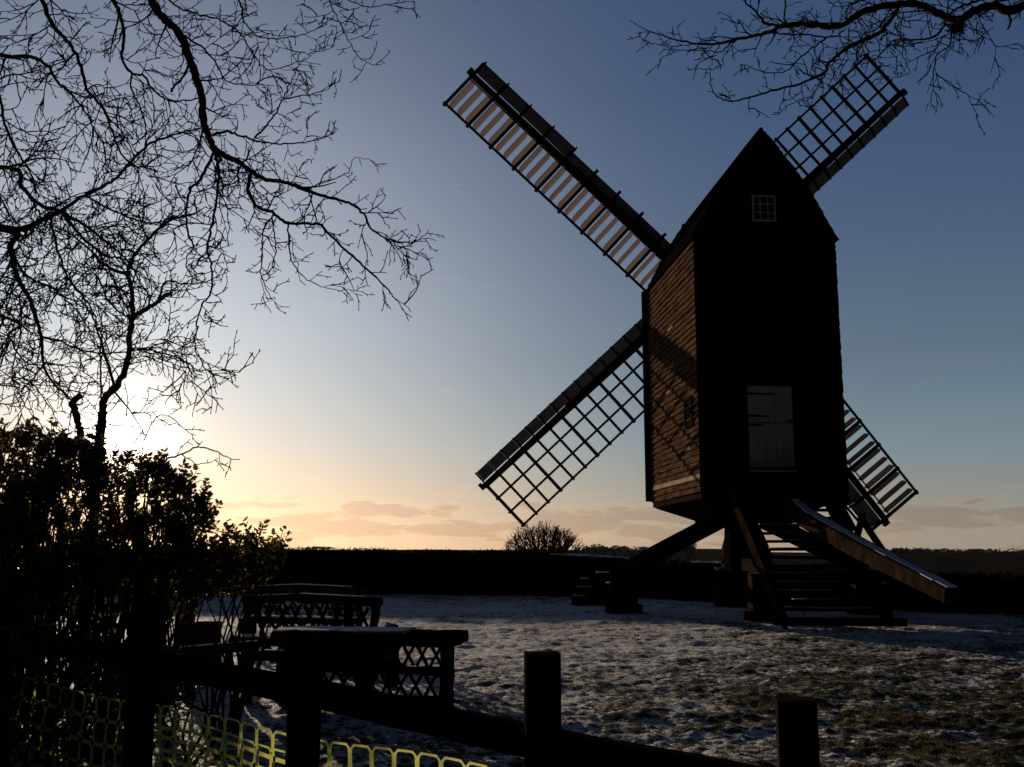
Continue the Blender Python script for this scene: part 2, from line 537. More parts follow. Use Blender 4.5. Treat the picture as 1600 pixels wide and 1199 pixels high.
def build_body():
    h = 0.155
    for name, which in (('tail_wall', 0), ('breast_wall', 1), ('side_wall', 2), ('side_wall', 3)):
        m = MB()
        r = random.Random(10 + which)
        if which < 2:
            O = mp(0, 0 if which == 0 else L, 0)
            n = -F if which == 0 else F
            u = RT
            z = 2.72 if which == 0 else ZB
            while z < 12.2:
                z1 = min(z + h, 12.24)
                w0, w1 = halfw(z), halfw(z1)
                j = r.uniform(-0.007, 0.010)
                cuts = [-1, r.uniform(-0.5, 0.5), 1]
                for c0, c1 in zip(cuts, cuts[1:]):
                    k = r.uniform(-0.004, 0.004)
                    dz = r.uniform(-0.004, 0.004)
                    e0 = 0.03 + j if c0 == -1 else -0.002
                    e1 = 0.03 + j if c1 == 1 else -0.002
                    course(m, O, u, n, c0 * w0 - e0, c1 * w0 + e1, c0 * w1 - e0, c1 * w1 + e1, z + dz - 0.012, z1, 0.034 + k, 0.010)
                z = z1
        else:
            sgn = -1 if which == 2 else 1
            O = mp(sgn * HW, 0, 0)
            n = RT * sgn
            u = F
            z = ZB
            i = 0
            while z < 9.36:
                z1 = min(z + h, 9.42)
                cuts = [0.0, r.uniform(1.5, 4.2), L]
                for c0, c1 in zip(cuts, cuts[1:]):
                    k = r.uniform(-0.006, 0.006)
                    d0, d1 = r.uniform(-0.016, 0.014), r.uniform(-0.008, 0.008)
                    p = 0.052 + 2 * k
                    course(m, O, u, n, c0 + 0.003, c1 - 0.003, c0 + 0.003, c1 - 0.003, z - 0.012 + d0, z1, p, 0.006)
                z = z1
                i += 1
            # corner boards
            for d, w, t, k in ((-0.045, 0.14, 0.05, -0.01), (L + 0.08, 0.32, 0.16, 0.01)):
                if sgn > 0 and d < 0:
                    continue                         # on the right the lapped board ends stand open
                cb = MB()
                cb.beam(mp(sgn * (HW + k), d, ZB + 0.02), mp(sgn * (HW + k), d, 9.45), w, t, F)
                cb.build('corner_board', M_SHADED, mill)
        m.build(name, M_SHADED if which < 2 else M_BOARD, mill)  # end walls take the copy with shade in its colour, sides the brown boards
    # one replaced board low on the lit side wall, a small boarded hatch, a patch high up
    m = MB()
    O = mp(-HW, 0, 0)
    course(m, O, F, -RT, 0.05, L - 0.25, 0.05, L - 0.25, 3.36, 3.50, 0.052, 0.040)
    m.build('pale_board', M_PALE, mill)['label'] = 'pale bare replacement board'
    hatch = MB()
    a, b, z0, z1 = 0.55, 1.25, 4.72, 5.42
    hatch.beam(mp(-HW - 0.05, a, z0), mp(-HW - 0.05, b, z0), 0.05, 0.06)
    hatch.beam(mp(-HW - 0.05, a, z1), mp(-HW - 0.05, b, z1), 0.05, 0.06)
    hatch.beam(mp(-HW - 0.053, a, z0 + 0.03), mp(-HW - 0.053, a, z1 - 0.03), 0.05, 0.06, F)
    hatch.beam(mp(-HW - 0.053, b, z0 + 0.03), mp(-HW - 0.053, b, z1 - 0.03), 0.05, 0.06, F)
    sw = hatch.build('side_window', M_POLE, mill)
    g = MB()
    g.beam(mp(-HW - 0.045, (a + b) / 2, z0 + 0.03), mp(-HW - 0.045, (a + b) / 2, z1 - 0.03), b - a - 0.08, 0.01, -RT)
    g.build('window_pane', M_IRON, sw)
    for a, b, z in ((2.4, 3.0, 7.62), (2.5, 2.9, 6.55), (2.7, 3.4, 5.92), (0.9, 1.5, 4.15)):
        m = MB()
        course(m, mp(-HW, 0, 0), F, -RT, a, b, a, b, z, z + 0.07, 0.048, 0.044)
        m.build('patch_board', M_PALE, mill)
    # lined-in core so no light leaks between boards
    m = MB()
    prof = [(-HW + 0.03, ZB)] + [(-w + 0.07, z) for z, w in PROF[:-1]] + [(0, 12.15)] + [(w - 0.07, z) for z, w in reversed(PROF[:-1])] + [(HW - 0.03, ZB)]
    n = len(prof)
    vs = [mp(r_, 0.03, z) for r_, z in prof] + [mp(r_, L - 0.03, z) for r_, z in prof]
    fs = [tuple(range(n)), tuple(range(2 * n - 1, n - 1, -1))] + [(i, (i + 1) % n, n + (i + 1) % n, n + i) for i in range(n)]
    m.add(vs, fs)
    m.build('body_frame', M_TIMBER, mill)
    # roof: lapped boards following the curved profile on both slopes
    m = MB()
    r = random.Random(5)
    for sgn in (-1, 1):
        pts = []
        for (z0, w0), (z1, w1) in zip([(9.40, 1.85)] + PROF[1:], PROF[1:]):
            for k in range(3):
                f = k / 3
                pts.append((z0 + (z1 - z0) * f, w0 + (w1 - w0) * f))
        pts.append((12.28, 0.0))
        for (z0, w0), (z1, w1) in zip(pts, pts[1:]):
            t = Vector((w1 - w0, z1 - z0)).normalized()
            nn = Vector((t.y, -t.x))                 # outward in (w, z)
            d0, d1 = -0.10 + r.uniform(-.015, .015), L + 0.12
            def P(w, z, o, d):
                return mp(sgn * (w + nn.x * o), d, z + nn.y * o)
            k = r.uniform(-0.004, 0.006)
            lo = 0.05 + k
            hi = 0.022
            e = 0.02
            q = [P(w0 - t.x * e, z0 - t.y * e, 0, d0), P(w0 - t.x * e, z0 - t.y * e, 0, d1), P(w0 - t.x * e, z0 - t.y * e, lo, d1), P(w0 - t.x * e, z0 - t.y * e, lo, d0),
                 P(w1, z1, 0, d0), P(w1, z1, 0, d1), P(w1, z1, hi, d1), P(w1, z1, hi, d0)]
            m.hexa(q)
    m.beam(mp(0, -0.11, 12.33), mp(0, L + 0.13, 12.33), 0.09, 0.04)
    m.build('roof', M_ROOF, mill)
    # underside: floor frame, sheers and the tapered collar round the post
    m = MB()
    for d in (0.06, 1.2, 2.2, 3.3, 4.4, L - 0.08):
        m.beam(mp(-HW + 0.16, d, ZB - 0.09), mp(HW - 0.16, d, ZB - 0.09), 0.16, 0.17)
    for sg in (-1, 1):
        m.beam(mp(sg * (HW - 0.08), 0.06, ZB - 0.085), mp(sg * (HW - 0.08), L - 0.02, ZB - 0.085), 0.14, 0.16)
    m.build('floor_frame', M_SAIL, mill)
    m = MB()
    top = [mp(-HW + 0.05, 0.15, ZB - 0.18), mp(HW - 0.05, 0.15, ZB - 0.18), mp(HW - 0.05, L - 0.05, ZB - 0.18), mp(-HW + 0.05, L - 0.05, ZB - 0.18)]
    bot = [mp(-0.85, 1.95, 2.36), mp(0.85, 1.95, 2.36), mp(0.85, 3.55, 2.36), mp(-0.85, 3.55, 2.36)]
    m.hexa(bot + top)
    for s in (-1, 1):
        m.beam(mp(s * 0.5, 0.2, 2.42), mp(s * 0.5, L - 0.3, 2.42), 0.24, 0.26)
    m.build('body_underside', M_BLACK, mill)

def build_door():
    O = mp(0, 0, 0)
    def P(r_, z, o):
        return O + RT * r_ - F * o + UP * z
    # pixel 1168..1240 x 603..737
    a = at(1168, 670, 24.95); b = at(1240, 670, 24.95)
    r0 = (a - T0).dot(RT); r1 = (b - T0).dot(RT)
    z0 = at(1204, 735, 24.95).z; z1 = at(1204, 604, 24.95).z
    zm = z0 + (z1 - z0) * 0.56
    m = MB()
    for c0, c1 in ((z0, zm - 0.012), (zm + 0.012, z1)):
        nb = 5
        for i in range(nb):
            q0 = r0 + (r1 - r0) * i / nb + 0.004
            q1 = r0 + (r1 - r0) * (i + 1) / nb - 0.004
            p = [P(q0, c0, 0.03), P(q1, c0, 0.03), P(q1, c0, 0.075), P(q0, c0, 0.075), P(q0, c1, 0.03), P(q1, c1, 0.03), P(q1, c1, 0.075), P(q0, c1, 0.075)]
            m.hexa(p)
    d = m.build('door', M_WHITE, mill)
    m = MB()
    m.beam(P(r0 - 0.05, z0 - 0.03, 0.06), P(r0 - 0.05, z1 + 0.08, 0.06), 0.08, 0.07, F)
    m.beam(P(r1 + 0.05, z0 - 0.03, 0.06), P(r1 + 0.05, z1 + 0.08, 0.06), 0.08, 0.07, F)
    m.beam(P(r0 - 0.01, z1 + 0.05, 0.063), P(r1 + 0.01, z1 + 0.05, 0.063), 0.07, 0.06)
    m.build('door_frame', M_SHADED, d)
    for z, k in ((z1 - 0.19, 0.62), (zm + 0.17, 0.48), (zm - 0.05, 0.34)):
        m = MB()
        m.beam(P(r0, z, 0.083), P(r0 + (r1 - r0) * k, z - 0.012, 0.083), 0.014, 0.06, w2=0.014, h2=0.035)
        m.build('strap_hinge', M_IRON, d)
    m = MB()
    m.beam(P(r1 - 0.17, zm + 0.05, 0.083), P(r1, zm + 0.05, 0.083), 0.014, 0.04)
    m.build('latch', M_IRON, d)
    m = MB()
    m.beam(P(r0 + 0.0, z0 + 0.04, 0.085), P(r1 - 0.03, z0 + 0.03, 0.085), 0.016, 0.05)
    m.build('kick_rail', M_IRON, d)
    m = MB()
    m.beam(P(r0, z0 - 0.03, 0.10), P(r1, z0 - 0.03, 0.10), 0.12, 0.04)
    m.build('snowy_sill', M_SNOW, d)
    # window 1175..1212 x 305..347
    a = at(1175, 326, 24.95); b = at(1212, 326, 24.95)
    r0 = (a - T0).dot(RT); r1 = (b - T0).dot(RT)
    z0 = at(1193, 346, 24.95).z; z1 = at(1193, 306, 24.95).z
    m = MB()
    fw = 0.034
    for (x0, y0, x1, y1) in ((r0, z0, r1, z0 + fw), (r0, z1 - fw, r1, z1), (r0, z0 + fw, r0 + fw, z1 - fw), (r1 - fw, z0 + fw, r1, z1 - fw)):
        m.hexa([P(x0, y0, 0.03), P(x1, y0, 0.03), P(x1, y0, 0.085), P(x0, y0, 0.085), P(x0, y1, 0.03), P(x1, y1, 0.03), P(x1, y1, 0.085), P(x0, y1, 0.085)])
    for i in (1, 2):
        x = r0 + (r1 - r0) * i / 3
        m.hexa([P(x - .010, z0 + fw, 0.045), P(x + .010, z0 + fw, 0.045), P(x + .010, z0 + fw, 0.075), P(x - .010, z0 + fw, 0.075),
                P(x - .010, z1 - fw, 0.045), P(x + .010, z1 - fw, 0.045), P(x + .010, z1 - fw, 0.075), P(x - .010, z1 - fw, 0.075)])
        y = z0 + (z1 - z0) * i / 3
        m.hexa([P(r0 + fw, y - .010, 0.047), P(r1 - fw, y - .010, 0.047), P(r1 - fw, y - .010, 0.073), P(r0 + fw, y - .010, 0.073),
                P(r0 + fw, y + .010, 0.047), P(r1 - fw, y + .010, 0.047), P(r1 - fw, y + .010, 0.073), P(r0 + fw, y + .010, 0.073)])
    w = m.build('window', M_GREY, mill)
    m = MB()
    m.hexa([P(r0 + .01, z0 + .01, 0.036), P(r1 - .01, z0 + .01, 0.036), P(r1 - .01, z0 + .01, 0.05), P(r0 + .01, z0 + .01, 0.05),
            P(r0 + .01, z1 - .01, 0.036), P(r1 - .01, z1 - .01, 0.036), P(r1 - .01, z1 - .01, 0.05), P(r0 + .01, z1 - .01, 0.05)])
    m.build('glass', M_GLASS, w)

# ---- sails
TILT = R(7.0)
SN = (F * math.cos(TILT) + UP * math.sin(TILT)).normalized()      # windshaft direction, away from the tail
HUB = mp(0, L + 0.95, 0)
HUB.z = 9.95
def on_sail(x, y, off=0.0):
    d = ray(x, y)
    o = Vector((0, 0, EYE))
    P0 = HUB + SN * off
    return o + d * ((P0 - o).dot(SN) / d.dot(SN))

def build_windshaft():
    m = MB()
    m.tube([HUB - SN * 3.5, HUB - SN * 0.5, HUB - SN * 0.3, HUB + SN * 0.55], [0.24, 0.24, 0.32, 0.30], 10)
    m.build('windshaft', M_TIMBER, mill, smooth=False)

def sail(tip_px, width, kind, lead, off, nbar, r_in, label, shut=62):
    tip = on_sail(*tip_px, off)
    c = HUB + SN * off
    er = (tip - c)
    Ls = er.length
    er.normalize()
    et = SN.cross(er).normalized()
    # trailing side lies anticlockwise as seen from the tail
    e_ccw = er.cross(-SN) * -1
    view_n = -SN
    et = view_n.cross(er).normalized()
    part = subempty('sail', mill, c)
    if label: part['label'] = label
    nn = SN
    def P(r_, t_, o=0.0):
        return c + er * r_ + et * t_ + nn * o
    m = MB()
    # stock and whip
    m.bbeam(P(-0.2, 0, 0), P(Ls * 0.62, 0, 0), 0.34, 0.30, nn, 0.02, 0.24, 0.2)
    m.bbeam(P(0.6, 0.05, -0.22), P(Ls + 0.06, 0.03, -0.17), 0.32, 0.16, nn, 0.02, 0.18, 0.13)
    m.bbeam(P(Ls + 0.05, -0.02, -0.17), P(Ls + 0.17, -0.02, -0.17), 0.22, 0.17, nn, 0.03)
    m.build('stock', M_SAIL, part)
    rr = [r_in + (Ls - 0.03 - r_in) * i / nbar for i in range(nbar + 1)]
    fr = MB()
    if kind == 'lattice':
        for i, r_ in enumerate(rr):
            j = rnd.uniform(-0.012, 0.012)
            thick = 0.105 if i % 3 == 1 else 0.080
            fr.beam(P(r_ + j, -lead * 0.2, -0.20), P(r_ - j, width + 0.07, -0.20 - 0.03), thick, 0.05, nn)
        for k in (1, 2, 3):
            j = rnd.uniform(-0.01, 0.01)
            fr.beam(P(rr[0] - 0.1, width * k / 3 + j, -0.255), P(rr[-1] + 0.09, width * k / 3 - j, -0.255), 0.068, 0.035, nn)
        fr.build('lattice', M_SAIL, part)
    else:
        for i, r_ in enumerate(rr):
            fr.beam(P(r_, -lead - 0.06, -0.20), P(r_, width + 0.08, -0.20), 0.10, 0.06, nn)
        fr.beam(P(rr[0] - 0.1, width, -0.255), P(rr[-1] + 0.07, width, -0.255), 0.075, 0.05, nn)
        fr.beam(P(rr[0] - 0.1, 0.22, -0.285), P(rr[-1], 0.20, -0.285), 0.04, 0.03, nn)
        fr.build('sail_frame', M_SAIL, part)
        step = (rr[1] - rr[0]) / 3
        for i in range(nbar):
            for k in range(3):
                rc = rr[i] + step * (k + 0.5) - (0.05 if k == 0 else 0.02)
                a = R(shut) + rnd.uniform(-0.05, 0.05)
                ax = (nn * math.cos(a) + er * math.sin(a)).normalized()       # the shutter's face normal
                wv = et.cross(ax).normalized()                                # across the blade
                o0 = P(rc, 0.16, -0.20)
                o1 = P(rc, width - 0.05, -0.20)
                hw = 0.145
                pts = []
                for s in (-0.009, 0.009):
                    pts += [o0 - wv * hw * 0.45 + ax * s, o0 + et * 0.05 - wv * hw + ax * s, o1 - et * 0.09 - wv * hw + ax * s, o1 - wv * hw * 0.6 + ax * s,
                            o1 + wv * hw * 0.6 + ax * s, o1 - et * 0.03 + wv * hw + ax * s, o0 + et * 0.12 + wv * hw + ax * s, o0 + wv * hw * 0.45 + ax * s]
                q = MB()
                q.add(pts, [tuple(range(7, -1, -1)), tuple(range(8, 16))] + [(j, (j + 1) % 8, 8 + (j + 1) % 8, 8 + j) for j in range(8)])
                q.build('shutter', M_SHUT, part)
    # leading boards, one panel per bay, canted to the wind
    lb = MB()
    n = nbar if kind == 'lattice' else nbar
    for i in range(n):
        a, b = rr[i] + 0.03, rr[i + 1] - 0.03
        l = lead
        if kind == 'shutter' and i < n - 4:
            l = lead * 0.62
        w0 = 0.10
        y0, y1 = -0.20, -0.20 + math.sin(R(24)) * l
        p = [P(a, -w0, y0 - .012), P(b, -w0, y0 - .012), P(b, -w0, y0 + .012), P(a, -w0, y0 + .012),
             P(a, -w0 - l, y1 - .012), P(b, -w0 - l, y1 - .012), P(b, -w0 - l, y1 + .012), P(a, -w0 - l, y1 + .012)]
        lb.hexa(p)
    lb.build('leading_board', M_LEAD, part)
    le = MB()
    for i in range(n + 1):
        l = lead
        if kind == 'shutter' and i < n - 4:
            l = lead * 0.62
        y1 = -0.20 + math.sin(R(24)) * l
        le.beam(P(rr[i], -0.08, -0.225), P(rr[i], -0.11 - l - (0.07 if kind == 'shutter' else 0.0), y1 - 0.03), 0.055, 0.05, nn)
        if kind == 'shutter' and i < n:
            l2 = lead if i >= n - 4 else lead * 0.62
            yy = -0.20 + math.sin(R(24)) * l2
            le.beam(P(rr[i], -0.10 - l2, yy), P(rr[i + 1], -0.10 - l2, yy), 0.045, 0.045, nn)
    le.build('leading_board_cleats', M_SAIL, part)

build_body()
build_door()
build_windshaft()
sail((738, 119), 1.30, 'shutter', 0.44, 0.18, 9, 0.85, 'sail with open pale shutters, raised to the left')
sail((757, 757), 1.70, 'lattice', 0.34, -0.18, 16, 0.85, 'open lattice sail pointing down to the left')
sail((1378, 812), 1.36, 'shutter', 0.44, 0.18, 9, 0.85, 'sail with dark open shutters pointing down to the right', shut=76)
sail((1404, 150), 1.66, 'lattice', 0.34, -0.18, 16, 0.85, 'open lattice sail rising behind the roof')

# ---- tail ladder, tail pole, trestle
def build_tail():
    st = subempty('staircase', mill, mp(0, -1.5, 0))
    # foot and head of the ladder
    fl = at(1228, 966, 22.0); fl.z = 0.06
    fr_ = at(1392, 966, 22.0); fr_.z = 0.06
    hl = at(1143, 760, 24.75)
    hr = at(1286, 760, 24.75)
    hl.z = hr.z = 3.02
    for a, b in ((fl, hl), (fr_, hr)):
        m = MB()
        m.bbeam(a, b, 0.09, 0.30, UP, 0.008, seg=6, wob=0.006)
        m.build('stringer', M_POLE, st)
    nt = 16
    for i in range(nt):
        f = (i + 0.75) / (nt + 0.3)
        a = fl.lerp(hl, f); b = fr_.lerp(hr, f)
        j = rnd.uniform(-0.01, 0.01)
        m = MB()
        m.beam(a + Vector((0.046, 0, j)), b + Vector((-0.046, 0, -j)), 0.26, 0.065)
        t = m.build('tread', M_TIMBER, st)
        if i < 12:
            m = MB()
            x0 = rnd.uniform(0.03, 0.35); x1 = rnd.uniform(0.55, 0.97)
            p0 = a.lerp(b, x0) + Vector((0, -0.04, 0.037)); p1 = a.lerp(b, x1) + Vector((0, -0.04, 0.037))
            m.bbeam(p0, p1, 0.15, 0.012, UP, 0.004)
            m.build('snow', M_SNOW, t)
    m = MB()
    m.bbeam(at(1208, 971, 21.8) * 1.0, at(1416, 973, 21.6), 0.18, 0.16, UP, 0.015)
    sill = m.build('ground_sill', M_TIMBER, st)
    # landing below the door
    m = MB()
    for i in range(5):
        m.beam(mp(-0.95, -0.12 - i * 0.15, 3.36), mp(0.9, -0.12 - i * 0.15, 3.36), 0.14, 0.05)
    m.beam(mp(-0.95, -0.75, 3.22), mp(0.9, -0.75, 3.22), 0.12, 0.2)
    m.build('landing', M_TIMBER, st)
    m = MB()
    m.bbeam(hr + Vector((0.05, 0, 0.1)), at(1330, 830, 23.2), 0.10, 0.16, UP, 0.01)
    m.bbeam(mp(1.5, -0.1, 2.9), at(1306, 850, 23.6), 0.16, 0.2, UP, 0.01)
    m.build('side_brace', M_TIMBER, st)
    for a, b, w in ((at(1304, 768, 24.3), at(1341, 836, 23.2), 0.07), (at(1317, 786, 24.3), at(1344, 818, 23.2), 0.05),
                    (at(1348, 806, 23.2), at(1338, 842, 21.4), 0.12), (at(1344, 808, 23.2), at(1380, 862, 20.0), 0.11)):
        m = MB()
        m.bbeam(a, b, w, w, UP, 0.008)
        m.build('lifting_strut', M_TIMBER, st)
    # tail pole
    a = mp(0.1, 0.6, 2.78); b = at(1488, 931, 16.2)
    pts = [a, mp(0.08, -0.8, 2.72), at(1262, 811, 22.9), at(1345, 858, 19.75), b]
    m = MB()
    ws = [0.34, 0.36, 0.36, 0.34, 0.25]
    hs = [0.32, 0.37, 0.36, 0.32, 0.25]
    vs = []
    for i, p in enumerate(pts):
        d = (pts[min(i + 1, 4)] - pts[max(i - 1, 0)]).normalized()
        s = d.cross(UP).normalized(); u = s.cross(d)
        w, h, c = ws[i] / 2, hs[i] / 2, 0.02
        for x, y in ((-w + c, -h), (w - c, -h), (w, -h + c), (w, h - c), (w - c, h), (-w + c, h), (-w, h - c), (-w, -h + c)):
            vs.append(p + s * x + u * y)
    fs = [tuple(range(7, -1, -1)), tuple(range(32, 40))]
    for i in range(4):
        for k in range(8):
            fs.append((i * 8 + k, i * 8 + (k + 1) % 8, i * 8 + 8 + (k + 1) % 8, i * 8 + 8 + k))
    m.add(vs, fs)
    tp = m.build('tail_pole', M_POLE, mill)
    m = MB()
    for i in range(1, 4):
        p, q = pts[i], pts[i + 1]
        d = (q - p).normalized(); s = d.cross(UP).normalized(); u = s.cross(d)
        n = 8
        for k in range(n):
            f0, f1 = k / n, (k + 1) / n
            if i == 1 and k < 2: continue
            h = lambda f: (hs[i] + (hs[i + 1] - hs[i]) * f) / 2
            th = 0.012 + 0.012 * rnd.random()
            m.bbeam(p.lerp(q, f0) + u * (h(f0) + 0.006), p.lerp(q, f1) + u * (h(f1) + 0.006), ws[i] * rnd.uniform(.4, .66), 0.02, UP, 0.008)
    m.build('snow_strip', M_SNOW, tp)
    # trestle
    cz = 0.95
    m = MB()
    m.bbeam(Vector((TC.x, TC.y, 0.75)), Vector((TC.x, TC.y, 3.2)), 0.90, 0.90, F, 0.12, 0.76, 0.76)
    m.build('main_post', M_BLACK, mill)
    dirs = [Vector((-1, 0.08, 0)).normalized()]
    dirs.append(Vector((-dirs[0].y, dirs[0].x, 0)))        # away/near
    for k, d in enumerate(dirs):
        z = cz - 0.02 + (0.33 if k else 0)
        m = MB()
        m.bbeam(Vector((TC.x, TC.y, z)) - d * 3.55, Vector((TC.x, TC.y, z)) + d * 3.55, 0.32, 0.32, UP, 0.02)
        m.build('crosstree', M_TIMBER, mill)
        for s in (-1, 1):
            m = MB()
            a = Vector((TC.x, TC.y, z + 0.18)) + d * s * 3.15
            b = Vector((TC.x, TC.y, 2.55)) + d * s * 0.36
            m.bbeam(a, b, 0.40, 0.46, UP, 0.03)
            m.build('quarter_bar', M_TIMBER, mill)
    lab = {(0, 1): 'squat brick pier under the left end of the mill trestle',
           (0, -1): 'brick pier under the trestle behind the right of the stairs',
           (1, 1): 'brick pier under the trestle directly behind the mill stairs',
           (1, -1): 'brick pier at the back of the trestle near the hedge'}
    for k, d in enumerate(dirs):
        for s in (-1, 1):
            c = Vector((TC.x, TC.y, 0)) + d * s * 3.2
            top = (cz - 0.02 + (0.33 if k else 0)) - 0.165
            ss = s if k == 0 else -s
            o = thing('brick_pier', lab[(k, s)] if k == 0 else lab[(1, 1 if (d * s).y < 0 else -1)], 'pier', (c.x, c.y, 0), 'brick piers under the trestle')
            m = MB()
            zz = -0.1
            i = 0
            e = Vector((-d.y, d.x, 0))
            while zz < top - 0.001:
                z1 = min(zz + 0.075, top)
                w = 0.37 + (0.12 if zz < 0.15 else 0) + 0.004 * (i % 2)
                m.beam(Vector((c.x, c.y, (zz + z1) / 2)) - d * w, Vector((c.x, c.y, (zz + z1) / 2)) + d * w, w * 1.7, z1 - zz - 0.009)
                m.beam(Vector((c.x, c.y, z1 - 0.005)) - d * (w - .012), Vector((c.x, c.y, z1 - 0.005)) + d * (w - .012), w * 1.7 - .024, 0.0092)
                zz = z1
                i += 1
            m.build('brickwork', M_BRICK, o)
            m = MB()
            m.bbeam(Vector((c.x, c.y, top + 0.012)) + d * s * 0.36, Vector((c.x, c.y, top + 0.012)) + d * s * 0.455, 0.7, 0.025, UP, 0.008)
            m.build('snow', M_SNOW, o)
build_tail()

def build_stack():
    c = at(922, 940, 31.5)
    o = thing('timber_stack', 'low stack of snow dusted timber baulks left of the mill trestle', 'timber', (c.x, c.y, 0))
    z = 0.0
    for k, (x0, x1, h, d) in enumerate(((-0.55, 0.75, 0.30, 0.5), (-0.42, 0.62, 0.26, 0.42), (-0.30, 0.50, 0.24, 0.36), (0.16, 0.60, 0.18, 0.3))):
        m = MB()
        m.bbeam(Vector((c.x + x0, c.y + rnd.uniform(-.06, .06), z + h / 2)), Vector((c.x + x1, c.y + rnd.uniform(-.06, .06), z + h / 2)), d, h - 0.02, UP, 0.015)
        bk = m.build('baulk', M_TIMBER, o)
        m = MB()
        e0, e1 = x0 + 0.03, x0 + (x1 - x0) * rnd.uniform(.3, .5) if k < 3 else x1 - 0.03
        m.bbeam(Vector((c.x + e0, c.y - 0.02, z + h)), Vector((c.x + e1, c.y - 0.02, z + h)), d * 0.8, 0.03, UP, 0.008)
        m.build('snow', M_SNOW, bk)
        z += h
build_stack()

# ------------------------------------------------------------------ branches and twigs
def px(Y): return Y / FPX          # metres per photo pixel at distance Y

def grow(m, p, d, length, r0, level, rr, plane=0.45, sides=4, spread=1.0, gap=1.0, droop=0.0, unit=0.0057):
    """a crooked oak branch; unit is the size of a photo pixel there"""
    step = max(4.0 * unit, min(0.11 * length, 14 * unit))
    n = max(2, int(length / step))
    pts = [p.copy()]
    rad = [r0]
    d = d.normalized()
    curl = rr.uniform(-0.10, 0.10)
    ax = Vector((rr.uniform(-plane, plane), 1, rr.uniform(-plane, plane))).normalized()
    for i in range(n):
        k = 0.12 if level < 3 else 0.2
        d = d + Vector((rr.gauss(0, k), rr.gauss(0, k * plane), rr.gauss(0, k)))
        d = Matrix.Rotation(curl, 3, ax) @ d
        d.z += droop
        d.normalize()
        pts.append(pts[-1] + d * (length / n))
        f = (i + 1) / n
        rad.append(max(0.68 * unit, r0 * (1 - 0.62 * f)))
    m.tube(pts, rad, sides if r0 > 1.6 * unit else 3, cap=level < 1)
    if level >= 3:
        return
    gapd = {0: 22, 1: 18, 2: 16}[level] * unit * gap
    s = gapd * rr.uniform(0.4, 1.2)
    side = rr.choice((-1, 1))
    seg = length / n
    while s < length * 0.98:
        i = min(n - 1, int(s / seg))
        f = s / length
        q = pts[i].lerp(pts[i + 1], (s - i * seg) / seg)
        t = (pts[i + 1] - pts[i]).normalized()
        a = R(rr.uniform(28, 68)) * side
        c = Matrix.Rotation(a, 3, ax) @ t
        c = c + Vector((0, rr.uniform(-plane, plane), 0))
        if level == 0: ln = rr.uniform(35, 105) * unit * spread * (1 - 0.35 * f)
        elif level == 1: ln = rr.uniform(14, 44) * unit * (1 - 0.4 * f)
        else: ln = rr.uniform(4, 12) * unit
        ri = rad[i] * rr.uniform(0.5, 0.72)
        lo = {0: 1.35, 1: 1.0, 2: 0.85}[level] * unit
        hi = {0: 2.6, 1: 1.7, 2: 1.2}[level] * unit
        grow(m, q, c, ln, min(hi, max(lo, ri)), level + 1, rr, plane, sides, spread, gap, droop, unit)
        if rr.random() < 0.82: side = -side
        s += gapd * rr.uniform(0.55, 1.5)
    if level == 2 and rr.random() < 0.6:      # a bud at the tip
        e = pts[-1]
        m.tube([e, e + d * 1.6 * unit, e + d * 3.2 * unit], [0.6 * unit, 1.1 * unit, 0.3 * unit], 4)

def smooth_path(pts, sub=5):
    out = []
    n = len(pts)
    for i in range(n - 1):
        p0 = pts[max(i - 1, 0)]; p1 = pts[i]; p2 = pts[i + 1]; p3 = pts[min(i + 2, n - 1)]
        for k in range(sub):
            t = k / sub
            out.append(0.5 * ((2 * p1) + (p2 - p0) * t + (2 * p0 - 5 * p1 + 4 * p2 - p3) * t * t + (3 * p1 - p0 - 3 * p2 + p3) * t ** 3))
    out.append(pts[-1])
    return out

